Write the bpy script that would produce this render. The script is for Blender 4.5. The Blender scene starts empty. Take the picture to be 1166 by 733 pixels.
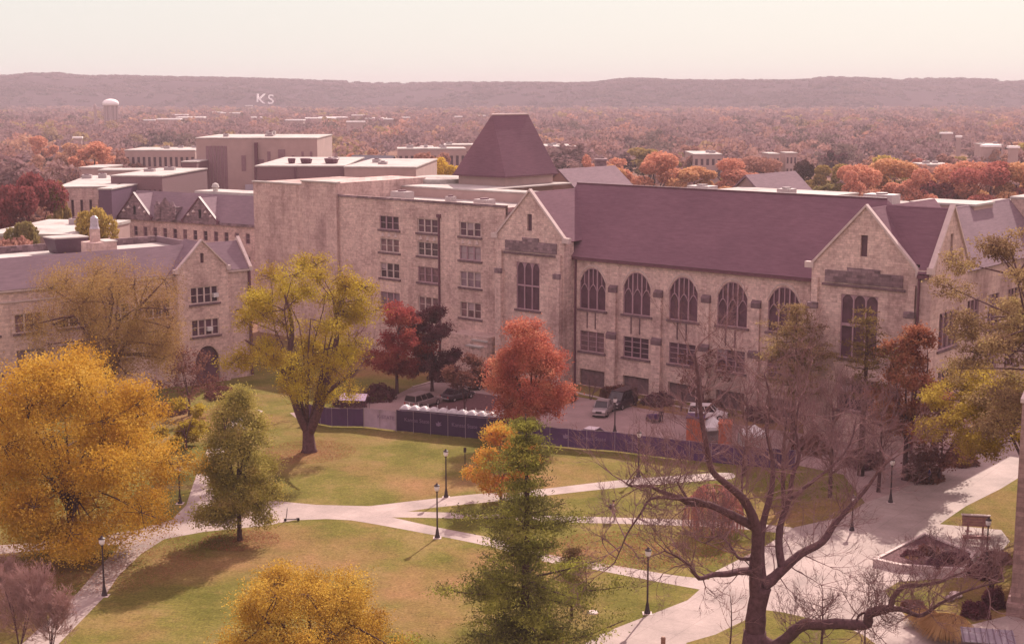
import bpy, bmesh, math, random
import numpy as np
from mathutils import Vector, Matrix
random.seed(7); rng = np.random.default_rng(11)
R = math.radians
scene = bpy.context.scene
COL = scene.collection

# ------------------------------------------------------------------ camera
F_PX, CAM_H = 1600.0, 38.0
PITCH = math.atan(261.5 / F_PX)
CP, SP = math.cos(PITCH), math.sin(PITCH)
cam = bpy.data.cameras.new('camera'); cam_o = bpy.data.objects.new('camera', cam); COL.objects.link(cam_o)
cam_o.location = (0, 0, CAM_H); cam_o.rotation_euler = (R(90) - PITCH, 0, 0)
cam.sensor_width = 36; cam.lens = 36 * F_PX / 1166; cam.clip_end = 20000; cam.clip_start = 1
scene.camera = cam_o

def ray(px, py):
    a, b = px - 583, 366.5 - py
    return (a, F_PX * CP + b * SP, -F_PX * SP + b * CP)
def at(px, py, z=0.0):                 # a point of the photo, read on the level z
    r = ray(px, py); t = (z - CAM_H) / r[2]
    return Vector((r[0] * t, r[1] * t, z))
def aty(px, py, Y):                    # a point of the photo, read at the distance Y
    r = ray(px, py); t = Y / r[1]
    return Vector((r[0] * t, Y, CAM_H + r[2] * t))

# ------------------------------------------------------------------ objects
def tag(o, label=None, cat=None, group=None, kind=None):
    if label: o['label'] = label
    if cat: o['category'] = cat
    if group: o['group'] = group
    if kind: o['kind'] = kind
    return o
def empty(name, loc, rz=0, label=None, cat=None, group=None):
    o = bpy.data.objects.new(name, None); COL.objects.link(o)
    o.location = loc; o.rotation_euler = (0, 0, rz); o.empty_display_size = .5
    return tag(o, label, cat, group)
def link_mesh(name, me, parent=None, mat=None):
    o = bpy.data.objects.new(name, me); COL.objects.link(o)
    if parent is not None: o.parent = parent
    if mat is not None: me.materials.append(mat)
    return o
class MB:
    def __init__(s): s.v = []; s.f = []
    def poly(s, pts):
        n = len(s.v); s.v += [tuple(p) for p in pts]; s.f.append(tuple(range(n, n + len(pts))))
    def box(s, x0, x1, y0, y1, z0, z1):
        n = len(s.v)
        s.v += [(x0,y0,z0),(x1,y0,z0),(x1,y1,z0),(x0,y1,z0),(x0,y0,z1),(x1,y0,z1),(x1,y1,z1),(x0,y1,z1)]
        s.f += [tuple(n+i for i in q) for q in ((0,3,2,1),(4,5,6,7),(0,1,5,4),(1,2,6,5),(2,3,7,6),(3,0,4,7))]
    def slab(s, pts, th):
        a, b, c = Vector(pts[0]), Vector(pts[1]), Vector(pts[2])
        n = (b - a).cross(c - a).normalized()
        if n.z < 0: n = -n; pts = list(reversed(pts))
        k = len(pts); i0 = len(s.v)
        s.v += [tuple(p) for p in pts] + [tuple(Vector(p) - n * th) for p in pts]
        s.f.append(tuple(range(i0, i0 + k))); s.f.append(tuple(reversed(range(i0 + k, i0 + 2 * k))))
        for i in range(k):
            j = (i + 1) % k; s.f.append((i0 + i, i0 + k + i, i0 + k + j, i0 + j))
    def prism(s, pts, z0, z1):          # flat outline raised to a solid
        k = len(pts); i0 = len(s.v)
        A = sum(pts[i][0]*pts[(i+1)%k][1]-pts[(i+1)%k][0]*pts[i][1] for i in range(k))
        if A < 0: pts = list(reversed(pts))
        s.v += [(p[0], p[1], z0) for p in pts] + [(p[0], p[1], z1) for p in pts]
        s.f.append(tuple(reversed(range(i0, i0 + k)))); s.f.append(tuple(range(i0 + k, i0 + 2 * k)))
        for i in range(k):
            j = (i + 1) % k; s.f.append((i0 + i, i0 + j, i0 + k + j, i0 + k + i))
    def tube(s, pts, rad, sides=6, cap=True):
        pts = [Vector(p) for p in pts]; n = len(pts)
        if n < 2: return
        prev = None; i0 = len(s.v)
        for i, p in enumerate(pts):
            d = (pts[min(i+1, n-1)] - pts[max(i-1, 0)])
            if d.length < 1e-6: d = Vector((0, 0, 1))
            d.normalize()
            if prev is None: a = d.orthogonal().normalized()
            else:
                a = prev - d * prev.dot(d)
                a = a.normalized() if a.length > 1e-5 else d.orthogonal().normalized()
            prev = a; b = d.cross(a); r = rad[i] if hasattr(rad, '__len__') else rad
            for k in range(sides):
                t = 2 * math.pi * k / sides
                s.v.append(tuple(p + (a * math.cos(t) + b * math.sin(t)) * r))
        for i in range(n - 1):
            for k in range(sides):
                k2 = (k + 1) % sides
                s.f.append((i0+i*sides+k, i0+i*sides+k2, i0+(i+1)*sides+k2, i0+(i+1)*sides+k))
        if cap:
            s.f.append(tuple(reversed(range(i0, i0 + sides))))
            s.f.append(tuple(range(i0 + (n-1)*sides, i0 + n*sides)))
    def lathe(s, prof, sides=12, c=(0, 0)):   # prof: (radius, z) from bottom to top
        i0 = len(s.v)
        for r, z in prof:
            for k in range(sides):
                t = 2 * math.pi * k / sides; s.v.append((c[0] + r*math.cos(t), c[1] + r*math.sin(t), z))
        for i in range(len(prof) - 1):
            for k in range(sides):
                k2 = (k + 1) % sides
                s.f.append((i0+i*sides+k, i0+i*sides+k2, i0+(i+1)*sides+k2, i0+(i+1)*sides+k))
        s.f.append(tuple(reversed(range(i0, i0 + sides))))
        s.f.append(tuple(range(i0 + (len(prof)-1)*sides, i0 + len(prof)*sides)))
    def build(s, name, mat, parent=None, smooth=False, bevel=0):
        me = bpy.data.meshes.new(name); me.from_pydata(s.v, [], s.f); me.update()
        if smooth: me.polygons.foreach_set('use_smooth', [True] * len(me.polygons))
        o = link_mesh(name, me, parent, mat)
        if bevel:
            m = o.modifiers.new('bevel', 'BEVEL'); m.width = bevel; m.segments = 2; m.limit_method = 'ANGLE'
        return o
def quads_mesh(name, V, mat, parent=None, attr=None):     # V: (n,4,3) loose quads
    n = len(V); me = bpy.data.meshes.new(name)
    me.vertices.add(n * 4); me.vertices.foreach_set('co', np.ascontiguousarray(V, dtype=np.float32).ravel())
    me.loops.add(n * 4); me.loops.foreach_set('vertex_index', np.arange(n * 4, dtype=np.int32))
    me.polygons.add(n); me.polygons.foreach_set('loop_start', np.arange(0, n * 4, 4, dtype=np.int32))
    me.polygons.foreach_set('loop_total', np.full(n, 4, dtype=np.int32))
    me.update(calc_edges=True)
    if attr is not None:
        a = me.color_attributes.new('hue', 'FLOAT_COLOR', 'POINT')
        a.data.foreach_set('color', np.repeat(attr, 4, axis=0).astype(np.float32).ravel())
    return link_mesh(name, me, parent, mat)
def copy_tree(o, parent=None):
    c = o.copy(); COL.objects.link(c)
    if parent is not None: c.parent = parent
    for ch in list(o.children): copy_tree(ch, c)
    return c

# ------------------------------------------------------------------ materials
def new_mat(name):
    m = bpy.data.materials.new(name); m.use_nodes = True
    nt = m.node_tree; b = nt.nodes['Principled BSDF']
    return m, nt, b
def N(nt, t, **kw):
    n = nt.nodes.new(t)
    for k, v in kw.items(): setattr(n, k, v)
    return n
def rgba(c): return (c[0], c[1], c[2], 1)
def ramp(nt, fac, stops):
    n = N(nt, 'ShaderNodeValToRGB'); e = n.color_ramp.elements
    while len(e) > len(stops): e.remove(e[-1])
    while len(e) < len(stops): e.new(.5)
    for i, (p, c) in enumerate(stops): e[i].position = p; e[i].color = rgba(c)
    nt.links.new(fac, n.inputs[0]); return n.outputs[0]
def noise(nt, vec, scale, detail=4, rough=.6):
    n = N(nt, 'ShaderNodeTexNoise'); n.inputs['Scale'].default_value = scale
    n.inputs['Detail'].default_value = detail; n.inputs['Roughness'].default_value = rough
    if vec is not None: nt.links.new(vec, n.inputs['Vector'])
    return n.outputs['Fac']
def mixc(nt, fac, a, b, mode='MIX'):
    n = N(nt, 'ShaderNodeMix', data_type='RGBA', blend_type=mode)
    if isinstance(fac, (int, float)): n.inputs[0].default_value = fac
    else: nt.links.new(fac, n.inputs[0])
    for i, x in ((6, a), (7, b)):
        if isinstance(x, tuple): n.inputs[i].default_value = rgba(x)
        else: nt.links.new(x, n.inputs[i])
    return n.outputs[2]
def objco(nt): return N(nt, 'ShaderNodeTexCoord').outputs['Object']
def plain(name, c, rough=.6, metal=0, var=.15, scale=3, spec=.3):
    m, nt, b = new_mat(name); co = objco(nt)
    f = noise(nt, co, scale, 5)
    d = tuple(x * (1 - var) for x in c); l = tuple(min(1, x * (1 + var)) for x in c)
    nt.links.new(ramp(nt, f, [(.3, d), (.7, l)]), b.inputs['Base Color'])
    b.inputs['Roughness'].default_value = rough; b.inputs['Metallic'].default_value = metal
    b.inputs['Specular IOR Level'].default_value = spec
    return m
def stone(name, c, bw=.75, bh=.32, contrast=.3):
    m, nt, b = new_mat(name); co = objco(nt)
    sx = N(nt, 'ShaderNodeSeparateXYZ'); nt.links.new(co, sx.inputs[0])
    ad = N(nt, 'ShaderNodeMath', operation='ADD'); nt.links.new(sx.outputs[0], ad.inputs[0]); nt.links.new(sx.outputs[1], ad.inputs[1])
    cb = N(nt, 'ShaderNodeCombineXYZ'); nt.links.new(ad.outputs[0], cb.inputs[0]); nt.links.new(sx.outputs[2], cb.inputs[1])
    br = N(nt, 'ShaderNodeTexBrick'); nt.links.new(cb.outputs[0], br.inputs['Vector'])
    br.inputs['Scale'].default_value = 1; br.inputs['Brick Width'].default_value = bw; br.inputs['Row Height'].default_value = bh
    br.inputs['Mortar Size'].default_value = .02; br.offset = .37; br.squash = .7; br.squash_frequency = 3
    k = contrast
    br.inputs['Color1'].default_value = rgba(tuple(x * (1 - k) for x in c))
    br.inputs['Color2'].default_value = rgba(tuple(min(1, x * (1 + k * .55)) for x in c))
    br.inputs['Mortar'].default_value = rgba(tuple(x * .78 for x in c))
    f1 = noise(nt, co, .16, 5, .65); f2 = noise(nt, co, 2.3, 4, .7)
    st = ramp(nt, f1, [(.32, (.62, .56, .58)), (.5, (.95, .93, .93)), (.68, (1.1, 1.1, 1.08))])
    c1 = mixc(nt, 1, br.outputs['Color'], st, 'MULTIPLY')
    s2 = ramp(nt, f2, [(.3, (.66, .62, .64)), (.55, (1, 1, 1)), (.75, (1.12, 1.12, 1.1))])
    c2 = mixc(nt, .8, c1, s2, 'MULTIPLY')
    # weather streaks running down the wall
    mp = N(nt, 'ShaderNodeMapping'); mp.inputs['Scale'].default_value = (1.1, 1.1, .07); nt.links.new(co, mp.inputs[0])
    f3 = noise(nt, mp.outputs[0], 1, 4, .6)
    s3 = ramp(nt, f3, [(.36, (.72, .66, .68)), (.52, (1, 1, 1))])
    nt.links.new(mixc(nt, .55, c2, s3, 'MULTIPLY'), b.inputs['Base Color'])
    b.inputs['Roughness'].default_value = .9; b.inputs['Specular IOR Level'].default_value = .15
    bp = N(nt, 'ShaderNodeBump'); bp.inputs['Strength'].default_value = .5; bp.inputs['Distance'].default_value = .06
    nt.links.new(f2, bp.inputs['Height']); nt.links.new(bp.outputs[0], b.inputs['Normal'])
    return m
def shingle(name, c):
    m, nt, b = new_mat(name); co = objco(nt)
    mp = N(nt, 'ShaderNodeMapping'); mp.inputs['Scale'].default_value = (.6, .6, 5); nt.links.new(co, mp.inputs[0])
    f = noise(nt, mp.outputs[0], 1.2, 4, .7); g = noise(nt, co, .12, 4)
    a = ramp(nt, f, [(.3, tuple(x*.82 for x in c)), (.7, tuple(x*1.12 for x in c))])
    w = ramp(nt, g, [(.3, (.88, .86, .88)), (.7, (1.08, 1.06, 1.06))])
    nt.links.new(mixc(nt, 1, a, w, 'MULTIPLY'), b.inputs['Base Color']); b.inputs['Roughness'].default_value = .9
    b.inputs['Specular IOR Level'].default_value = .08
    return m
def leaf(name, cols, trans=.45, nscale=.35):
    m = bpy.data.materials.new(name); m.use_nodes = True; nt = m.node_tree
    out = nt.nodes['Material Output']; nt.nodes.remove(nt.nodes['Principled BSDF'])
    geo = N(nt, 'ShaderNodeNewGeometry'); co = objco(nt)
    f = noise(nt, co, nscale, 3, .6)
    mx = N(nt, 'ShaderNodeMath', operation='MULTIPLY_ADD'); nt.links.new(geo.outputs['Random Per Island'], mx.inputs[0])
    mx.inputs[1].default_value = .34; 
    sb = N(nt, 'ShaderNodeMath', operation='MULTIPLY_ADD'); nt.links.new(f, sb.inputs[0]); sb.inputs[1].default_value = 2.1; sb.inputs[2].default_value = -.72
    nt.links.new(sb.outputs[0], mx.inputs[2])
    n = len(cols)
    c = ramp(nt, mx.outputs[0], [(.05 + .9 * i / (n - 1), cc) for i, cc in enumerate(cols)])
    d = N(nt, 'ShaderNodeBsdfDiffuse'); t = N(nt, 'ShaderNodeBsdfTranslucent'); ms = N(nt, 'ShaderNodeMixShader'); ms.inputs[0].default_value = trans
    nt.links.new(c, d.inputs[0]); nt.links.new(c, t.inputs[0]); nt.links.new(d.outputs[0], ms.inputs[1]); nt.links.new(t.outputs[0], ms.inputs[2])
    nt.links.new(ms.outputs[0], out.inputs[0]); return m
def hue_leaf(name, trans=.35):
    m = bpy.data.materials.new(name); m.use_nodes = True; nt = m.node_tree
    out = nt.nodes['Material Output']; nt.nodes.remove(nt.nodes['Principled BSDF'])
    at_ = N(nt, 'ShaderNodeAttribute', attribute_name='hue'); geo = N(nt, 'ShaderNodeNewGeometry')
    v = ramp(nt, geo.outputs['Random Per Island'], [(0, (.85, .85, .85)), (1, (1.12, 1.12, 1.12))])
    c = mixc(nt, 1, at_.outputs['Color'], v, 'MULTIPLY')
    d = N(nt, 'ShaderNodeBsdfDiffuse'); t = N(nt, 'ShaderNodeBsdfTranslucent'); ms = N(nt, 'ShaderNodeMixShader'); ms.inputs[0].default_value = trans
    nt.links.new(c, d.inputs[0]); nt.links.new(c, t.inputs[0]); nt.links.new(d.outputs[0], ms.inputs[1]); nt.links.new(t.outputs[0], ms.inputs[2])
    nt.links.new(ms.outputs[0], out.inputs[0]); return m

STONE = stone('limestone', (.66, .48, .425), bw=.62, bh=.26, contrast=.19)
STONE_D = stone('dark_limestone', (.27, .185, .20), contrast=.4)
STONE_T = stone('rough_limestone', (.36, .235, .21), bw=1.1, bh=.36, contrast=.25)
STONE_C = stone('coursed_limestone', (.58, .415, .375), bw=1.3, bh=.5, contrast=.12)
TRIM = plain('stone_trim', (.52, .40, .375), .85, var=.12, scale=1.5)
STAIN_SHADE = plain('stain_and_shade_stone', (.15, .09, .10), .9, var=.35, scale=2)
ROOF = shingle('plum_shingle', (.175, .092, .115))
ROOF_B = shingle('brown_shingle', (.22, .15, .17))
METAL_W, _n, _b = new_mat('white_roof_membrane'); _co = objco(_n)
_f = noise(_n, _co, .18, 6, .7); _g = noise(_n, _co, 1.4, 4, .7)
_n.links.new(mixc(_n, .7, ramp(_n, _f, [(.3, (.30, .25, .235)), (.5, (.46, .41, .385)), (.7, (.52, .47, .44))]), ramp(_n, _g, [(.3, (.8, .78, .78)), (.6, (1, 1, 1))]), 'MULTIPLY'), _b.inputs['Base Color']); _b.inputs['Roughness'].default_value = .9; _b.inputs['Specular IOR Level'].default_value = .05
GLASS = plain('dark_glass', (.10, .045, .065), .35, var=.35, scale=.9, spec=.35)
GLASS_V = [GLASS, plain('curtained_glass', (.17, .09, .10), .4, var=.5, scale=1.3), plain('deep_glass', (.055, .025, .04), .25, var=.5, scale=.8, spec=.5), plain('sky_glass', (.20, .13, .16), .3, var=.4, scale=.7, spec=.5)]
GLASS2 = plain('blind_glass', (.34, .25, .27), .4, var=.15, scale=2)
FRAME = plain('window_frame', (.36, .22, .25), .6, var=.08)
GUTTER = plain('gutter_metal', (.13, .05, .07), .5, var=.2)
BARK = plain('bark', (.085, .045, .042), .95, var=.4, scale=5, spec=.1)
BARK_P = plain('plum_bark', (.11, .055, .06), .95, var=.35, scale=4, spec=.1)
TWIG = plain('twig', (.21, .115, .115), .95, var=.25, scale=.6, spec=.05)
TWIG_L = plain('pale_twig', (.34, .20, .18), .95, var=.25, scale=.6, spec=.05)
CONC = None
POLE = plain('dark_pole', (.045, .025, .03), .5, var=.2)
RUBBER = plain('rubber', (.03, .02, .025), .8)
LAMPG = plain('lamp_glass', (.75, .68, .66), .3, var=.05)
BRICKB = plain('brown_brick', (.20, .11, .12), .85, var=.12, scale=4)
CONCB = plain('tan_concrete', (.40, .27, .25), .85, var=.1, scale=.3)
PURPLE = plain('purple_banner', (.085, .035, .105), .6, var=.25, scale=.5)
PURPLE_D = plain('dark_purple_hoarding', (.045, .017, .06), .6, var=.12, scale=.5)
LILAC = plain('lilac_banner', (.42, .30, .40), .6, var=.25, scale=.6)
LETTER = plain('pale_lettering', (.22, .14, .24), .6, var=.1)
WHITE = plain('white_plastic', (.6, .55, .55), .4, var=.06)

# ------------------------------------------------------------------ ground
def ground_mat():
    m, nt, b = new_mat('lawn'); co = objco(nt)
    big = noise(nt, co, .035, 5, .6); mid = noise(nt, co, .16, 5, .65); fine = noise(nt, co, 5, 4, .75); f2 = noise(nt, co, .7, 5, .75)
    g = ramp(nt, mid, [(.33, (.100, .097, .022)), (.5, (.150, .132, .036)), (.64, (.21, .155, .062))])
    tan = ramp(nt, f2, [(.3, (.22, .125, .06)), (.7, (.28, .165, .085))])
    msk = ramp(nt, big, [(.49, (0, 0, 0)), (.62, (1, 1, 1))])
    c = mixc(nt, msk, g, tan)
    sp = ramp(nt, f2, [(.56, (0, 0, 0)), (.74, (.4, .4, .4))])
    c = mixc(nt, sp, c, (.23, .135, .06))
    f3 = noise(nt, co, 1.7, 6, .8)
    c = mixc(nt, 1, c, ramp(nt, f3, [(.35, (.78, .76, .76)), (.65, (1.14, 1.13, 1.1))]), 'MULTIPLY')
    fv = ramp(nt, fine, [(.3, (.58, .56, .56)), (.7, (1.36, 1.34, 1.28))])
    c = mixc(nt, 1, c, fv, 'MULTIPLY')
    # beyond the campus: dry town ground
    sx = N(nt, 'ShaderNodeSeparateXYZ'); nt.links.new(co, sx.inputs[0])
    mr = N(nt, 'ShaderNodeMapRange'); nt.links.new(sx.outputs[1], mr.inputs[0]); mr.inputs[1].default_value = 190; mr.inputs[2].default_value = 230
    c = mixc(nt, mr.outputs[0], c, ramp(nt, big, [(.35, (.15, .075, .06)), (.65, (.22, .12, .085))]))
    nt.links.new(c, b.inputs['Base Color']); b.inputs['Roughness'].default_value = 1; b.inputs['Specular IOR Level'].default_value = .02
    bp = N(nt, 'ShaderNodeBump'); bp.inputs['Strength'].default_value = .6; bp.inputs['Distance'].default_value = .08
    nt.links.new(fine, bp.inputs['Height']); nt.links.new(bp.outputs[0], b.inputs['Normal'])
    return m
def concrete(name, c, patch=.3):
    m, nt, b = new_mat(name); co = objco(nt)
    a = noise(nt, co, .25, 5, .6); f = noise(nt, co, 4, 4, .7)
    x = ramp(nt, a, [(.3, tuple(q * (1 - patch) for q in c)), (.7, tuple(min(1, q * (1 + patch * .5)) for q in c))])
    y = ramp(nt, f, [(.3, (.9, .9, .9)), (.7, (1.06, 1.06, 1.06))])
    c2 = mixc(nt, 1, x, y, 'MULTIPLY')
    mp = N(nt, 'ShaderNodeMapping'); mp.inputs['Rotation'].default_value = (0, 0, .62); nt.links.new(co, mp.inputs[0])
    br = N(nt, 'ShaderNodeTexBrick'); br.offset = 0; br.inputs['Scale'].default_value = 1; br.inputs['Brick Width'].default_value = 2.4; br.inputs['Row Height'].default_value = 2.4
    br.inputs['Mortar Size'].default_value = .03; br.inputs['Color1'].default_value = (1, 1, 1, 1); br.inputs['Color2'].default_value = (.95, .95, .95, 1); br.inputs['Mortar'].default_value = (.72, .7, .7, 1)
    nt.links.new(mp.outputs[0], br.inputs['Vector'])
    nt.links.new(mixc(nt, .7, c2, br.outputs['Color'], 'MULTIPLY'), b.inputs['Base Color']); b.inputs['Roughness'].default_value = .9
    return m
CONC = concrete('path_concrete', (.35, .262, .238))
ASPH = concrete('lot_concrete', (.31, .20, .19), .25)
MULCH = plain('mulch', (.10, .04, .045), .95, var=.45, scale=3)

RIDGE_PX = [(-300,93),(0,89.8),(39,86.7),(70,86.7),(104,89.8),(130,89),(225,90.6),(300,92.4),(436,95.5),(580,96.3),(645,97),(677,96.3),(700,93.5),(715,92),(749,92.4),(783,93.7),(900,93.9),(923,92.8),(936,90.2),(989,90.2),(1010,92),(1083,91),(1166,94.7),(1400,93)]
def terrain_height(X, Y):
    D0, D1 = 2450.0, 3600.0
    pxs = np.array([p[0] for p in RIDGE_PX]); pz = np.array([CAM_H + (105 - p[1]) / F_PX * D1 for p in RIDGE_PX])
    px = 583 + X / np.maximum(Y, 1) * 1621
    top = np.interp(px, pxs, pz)
    wob = 130 * np.sin(X / 210.) + 90 * np.sin(X / 97. + 1.3)
    t = np.clip((Y + wob * .8 - D0) / (D1 - D0 - 100), 0, 1)
    t2 = np.where(Y > D1 - 60, 1, t)
    s = t2 * t2 * (3 - 2 * t2)
    h = top * (.55 * s + .45 * np.clip(s * 1.6 - .1 * np.sin(X / 60. + Y / 90.) ** 2, 0, 1))
    h += 5 * np.sin(X / 85. + 2 * np.sin(Y / 160.)) * np.sin(Y / 120. + X / 300.) * s * (1 - s) * 2.5
    # two nearer knolls on the left
    for (kx, ky, rx, ry, kh) in ((-1020, 2900, 330, 260, 52), (-518, 2800, 95, 200, 37)):
        h = np.maximum(h, kh * np.exp(-((X - kx) / rx) ** 2 - ((Y - ky) / ry) ** 2))
    return np.where(Y > D0 - 400, np.maximum(h, 0), 0)
def grid_mesh(name, xs, ys, zfun, mat):
    X, Y = np.meshgrid(xs, ys); Z = zfun(X, Y); nx, ny = len(xs), len(ys)
    me = bpy.data.meshes.new(name); co = np.stack([X, Y, Z], -1).reshape(-1, 3)
    i = np.arange((ny - 1) * (nx - 1)); r, c = i // (nx - 1), i % (nx - 1); a = r * nx + c
    me.from_pydata(co.tolist(), [], np.stack([a, a + 1, a + nx + 1, a + nx], -1).tolist()); me.update()
    me.polygons.foreach_set('use_smooth', [True] * len(me.polygons))
    return link_mesh(name, me, None, mat)
tag(grid_mesh('ground', np.linspace(-1500, 1500, 61), np.concatenate([np.linspace(-60, 2100, 55)]), lambda X, Y: X * 0, ground_mat()), 'lawn and town ground stretching to the hills', kind='structure')
hm, nt, b = new_mat('hill_ground'); co = objco(nt)
mpn = N(nt, 'ShaderNodeMapping'); mpn.inputs['Scale'].default_value = (.6, 1.6, 1); nt.links.new(co, mpn.inputs[0])
h1 = noise(nt, mpn.outputs[0], .006, 8, .7); h2 = noise(nt, mpn.outputs[0], .05, 6, .75)
hc = mixc(nt, .6, ramp(nt, h1, [(.38, (.05, .028, .038)), (.5, (.065, .038, .046)), (.62, (.085, .052, .055))]), ramp(nt, h2, [(.35, (.05, .028, .038)), (.65, (.075, .045, .05))]))
nt.links.new(hc, b.inputs['Base Color']); b.inputs['Roughness'].default_value = 1; b.inputs['Specular IOR Level'].default_value = 0
tag(grid_mesh('hills', np.linspace(-1500, 1500, 201), np.concatenate([np.linspace(2100.5, 3660, 120), [3800, 3900]]), terrain_height, hm), 'long low wooded ridge on the skyline', kind='structure')

GZ = .0
def sheet(name, px, mat, z=.008, label=None, raw=False):
    pts = px if raw else [at(x, y) for x, y in px]
    me = bpy.data.meshes.new(name); bm = bmesh.new()
    vs = [bm.verts.new((p[0], p[1], z)) for p in pts]; f = bm.faces.new(vs)
    if f.normal.z < 0 or f.calc_area() < 0: f.normal_flip()
    bm.normal_update()
    if f.normal.z < 0: f.normal_flip()
    bmesh.ops.triangulate(bm, faces=[f]); bm.to_mesh(me); bm.free()
    return tag(link_mesh(name, me, None, mat), label, kind='structure')
def spline(pts, n=6, closed=False):
    out = []; k = len(pts)
    for i in range(k if closed else k - 1):
        p0, p1, p2, p3 = (pts[(i-1) % k] if closed or i else pts[0]), pts[i], pts[(i+1) % k], (pts[(i+2) % k] if closed or i + 2 < k else pts[-1])
        for j in range(n):
            t = j / n
            out.append(tuple(.5 * ((2*p1[a]) + (-p0[a]+p2[a])*t + (2*p0[a]-5*p1[a]+4*p2[a]-p3[a])*t*t + (-p0[a]+3*p1[a]-3*p2[a]+p3[a])*t**3) for a in range(len(p1))))
    if not closed: out.append(tuple(pts[-1]))
    return out
# main walk from the left edge, widening into the fork in the middle
up = [(-60,625),(34,618),(104,610),(150,604),(195,592),(212,575),(222,545),(236,512),(262,480),(290,465),(300,468),(285,492),(262,520),(245,548),(242,562),(262,568),(313,570),(360,574.5),(420,576)]
up2 = [(480,569),(540,562.5),(580,560),(630,555),(700,547),(780,540.5),(830,538),(833,545),(790,548),(700,555.5),(630,563),(560,571),(500,577),(464,582)]
mid = [(464,582),(520,583.5),(578,585.5),(652,587.5),(740,590),(830,594),(900,600),(900,607),(830,601),(740,597),(650,594.5),(578,591.5),(500,589.5),(446,588.6)]
low = [(446,588.6),(500,600.5),(565,613.5),(625,631),(680,640),(760,653.5),(812,661),(812,672),(765,665),(665,646),(620,639),(560,622.5),(500,610),(430,597)]
bot = [(400,592),(372,590.6),(335,592),(300,598.5),(233,605),(187,613.5),(161,630),(135,655),(119,679),(86,713),(40,760),(-5,760),(60,701),(88,675),(111,648),(137,620),(100,621),(34,627),(-60,636)]
def sm(l): return spline(l, 4)
sheet('path', up + sm(up2) + sm(mid) + sm(low) + bot, CONC, .008, 'pale concrete walk forking across the lawn')
plaza = [(640,747),(686,720.6),(783,683),(800,668),(815,650),(870,622),(905,600),(960,588),(985,572),(1020,560),(1060,541),(1095,528),(1128,510),(1160,492),(1230,470),(1260,500),(1166,540),(1140,556),(1100,576),(1070,596.5),(1140,603),(1150,616),(1140,628),(1112,634),(1128,645),(1096,657),(1023,662),(1007,672),(1017,686),(1035,705),(1060,722),(1150,700),(1200,715),(1200,775),(700,775)]
sheet('plaza', plaza, CONC, .012, 'wide pale concrete plaza beside the bare tree')
sheet('lawn_wedge', spline([(780,739),(815,722),(848,706),(873,694.5),(933,706.5),(966,715),(997,733),(1010,760),(880,780)], 3, True), bpy.data.materials['lawn'], .020, 'small wedge of grass under the bare tree')
lot = [(380,484),(340,478),(330,470),(400,462),(440,455),(470,440),(520,424),(560,432),(600,445),(660,452),(760,470),(860,486),(960,500),(1060,500),(1120,488),(1230,470),(1160,492),(1128,510),(1095,528),(1060,541),(1020,560),(985,572),(960,540),(900,528),(835,519),(700,505),(605,494),(451,481)]
sheet('parking_lot', lot, ASPH, .006, 'pale service yard between fence and hall')
sheet('planting_bed', [(452,472),(500,458),(540,447),(575,452),(560,468),(520,474)], MULCH, .014, 'brown bed of leaf litter inside the yard')
SUN_E, SUN_C = 3.8, (1.0, .88, .77)
SKY_S, TINT_F, TINT_S = .12, .95, 3.75
TINT_LOW, TINT_HI = (.92, .89, .835), (1.4, 1.0, 1.1)
HAZE_C, HAZE_D, HAZE_G = (.77, .655, .71), 2.0e-4, 0
EXPO = 1.06
# ------------------------------------------------------------------ walls with real openings
def panel(mb, M, a0, a1, z0, z1, holes, depth=.35):
    xs = sorted({a0, a1, *[h[0] for h in holes], *[h[1] for h in holes]}); zs = sorted({z0, z1, *[h[2] for h in holes], *[h[3] for h in holes]})
    for i in range(len(xs) - 1):
        for j in range(len(zs) - 1):
            cx, cz = (xs[i] + xs[i+1]) / 2, (zs[j] + zs[j+1]) / 2
            if any(h[0] < cx < h[1] and h[2] < cz < h[3] for h in holes): continue
            mb.poly([M(xs[i], zs[j], 0), M(xs[i+1], zs[j], 0), M(xs[i+1], zs[j+1], 0), M(xs[i], zs[j+1], 0)])
    for h in holes:
        x0, x1, y0, y1 = h[:4]; sp = h[4] if len(h) > 4 and h[4] else None
        mb.poly([M(x0, y0, 0), M(x1, y0, 0), M(x1, y0, depth), M(x0, y0, depth)])
        top = sp or y1
        mb.poly([M(x0, y0, 0), M(x0, y0, depth), M(x0, top, depth), M(x0, top, 0)])
        mb.poly([M(x1, y0, 0), M(x1, top, 0), M(x1, top, depth), M(x1, y0, depth)])
        if sp:
            cs = arch_pts(x0, x1, sp, y1)
            for p, q in zip(cs[:-1], cs[1:]):
                if y1 - min(p[1], q[1]) > 1e-4:
                    mb.poly([M(p[0], p[1], 0), M(q[0], q[1], 0), M(q[0], y1, 0), M(p[0], y1, 0)])
                mb.poly([M(p[0], p[1], 0), M(p[0], p[1], depth), M(q[0], q[1], depth), M(q[0], q[1], 0)])
        else: mb.poly([M(x0, y1, 0), M(x0, y1, depth), M(x1, y1, depth), M(x1, y1, 0)])
def arch_pts(x0, x1, zs, zt, n=10):
    c, w = (x0 + x1) / 2, (x1 - x0) / 2
    return [(c + w * (-1 + 2 * i / n), zs + (zt - zs) * (1 - abs(-1 + 2 * i / n) ** 2.5) * (1 - .06 * (1 - abs(-1 + 2 * i / n)) * 0)) for i in range(n + 1)]
def arch_z(a, x0, x1, zs, zt):
    c, w = (x0 + x1) / 2, (x1 - x0) / 2; return zs + (zt - zs) * (1 - min(1, abs((a - c) / w)) ** 2.5)
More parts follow.
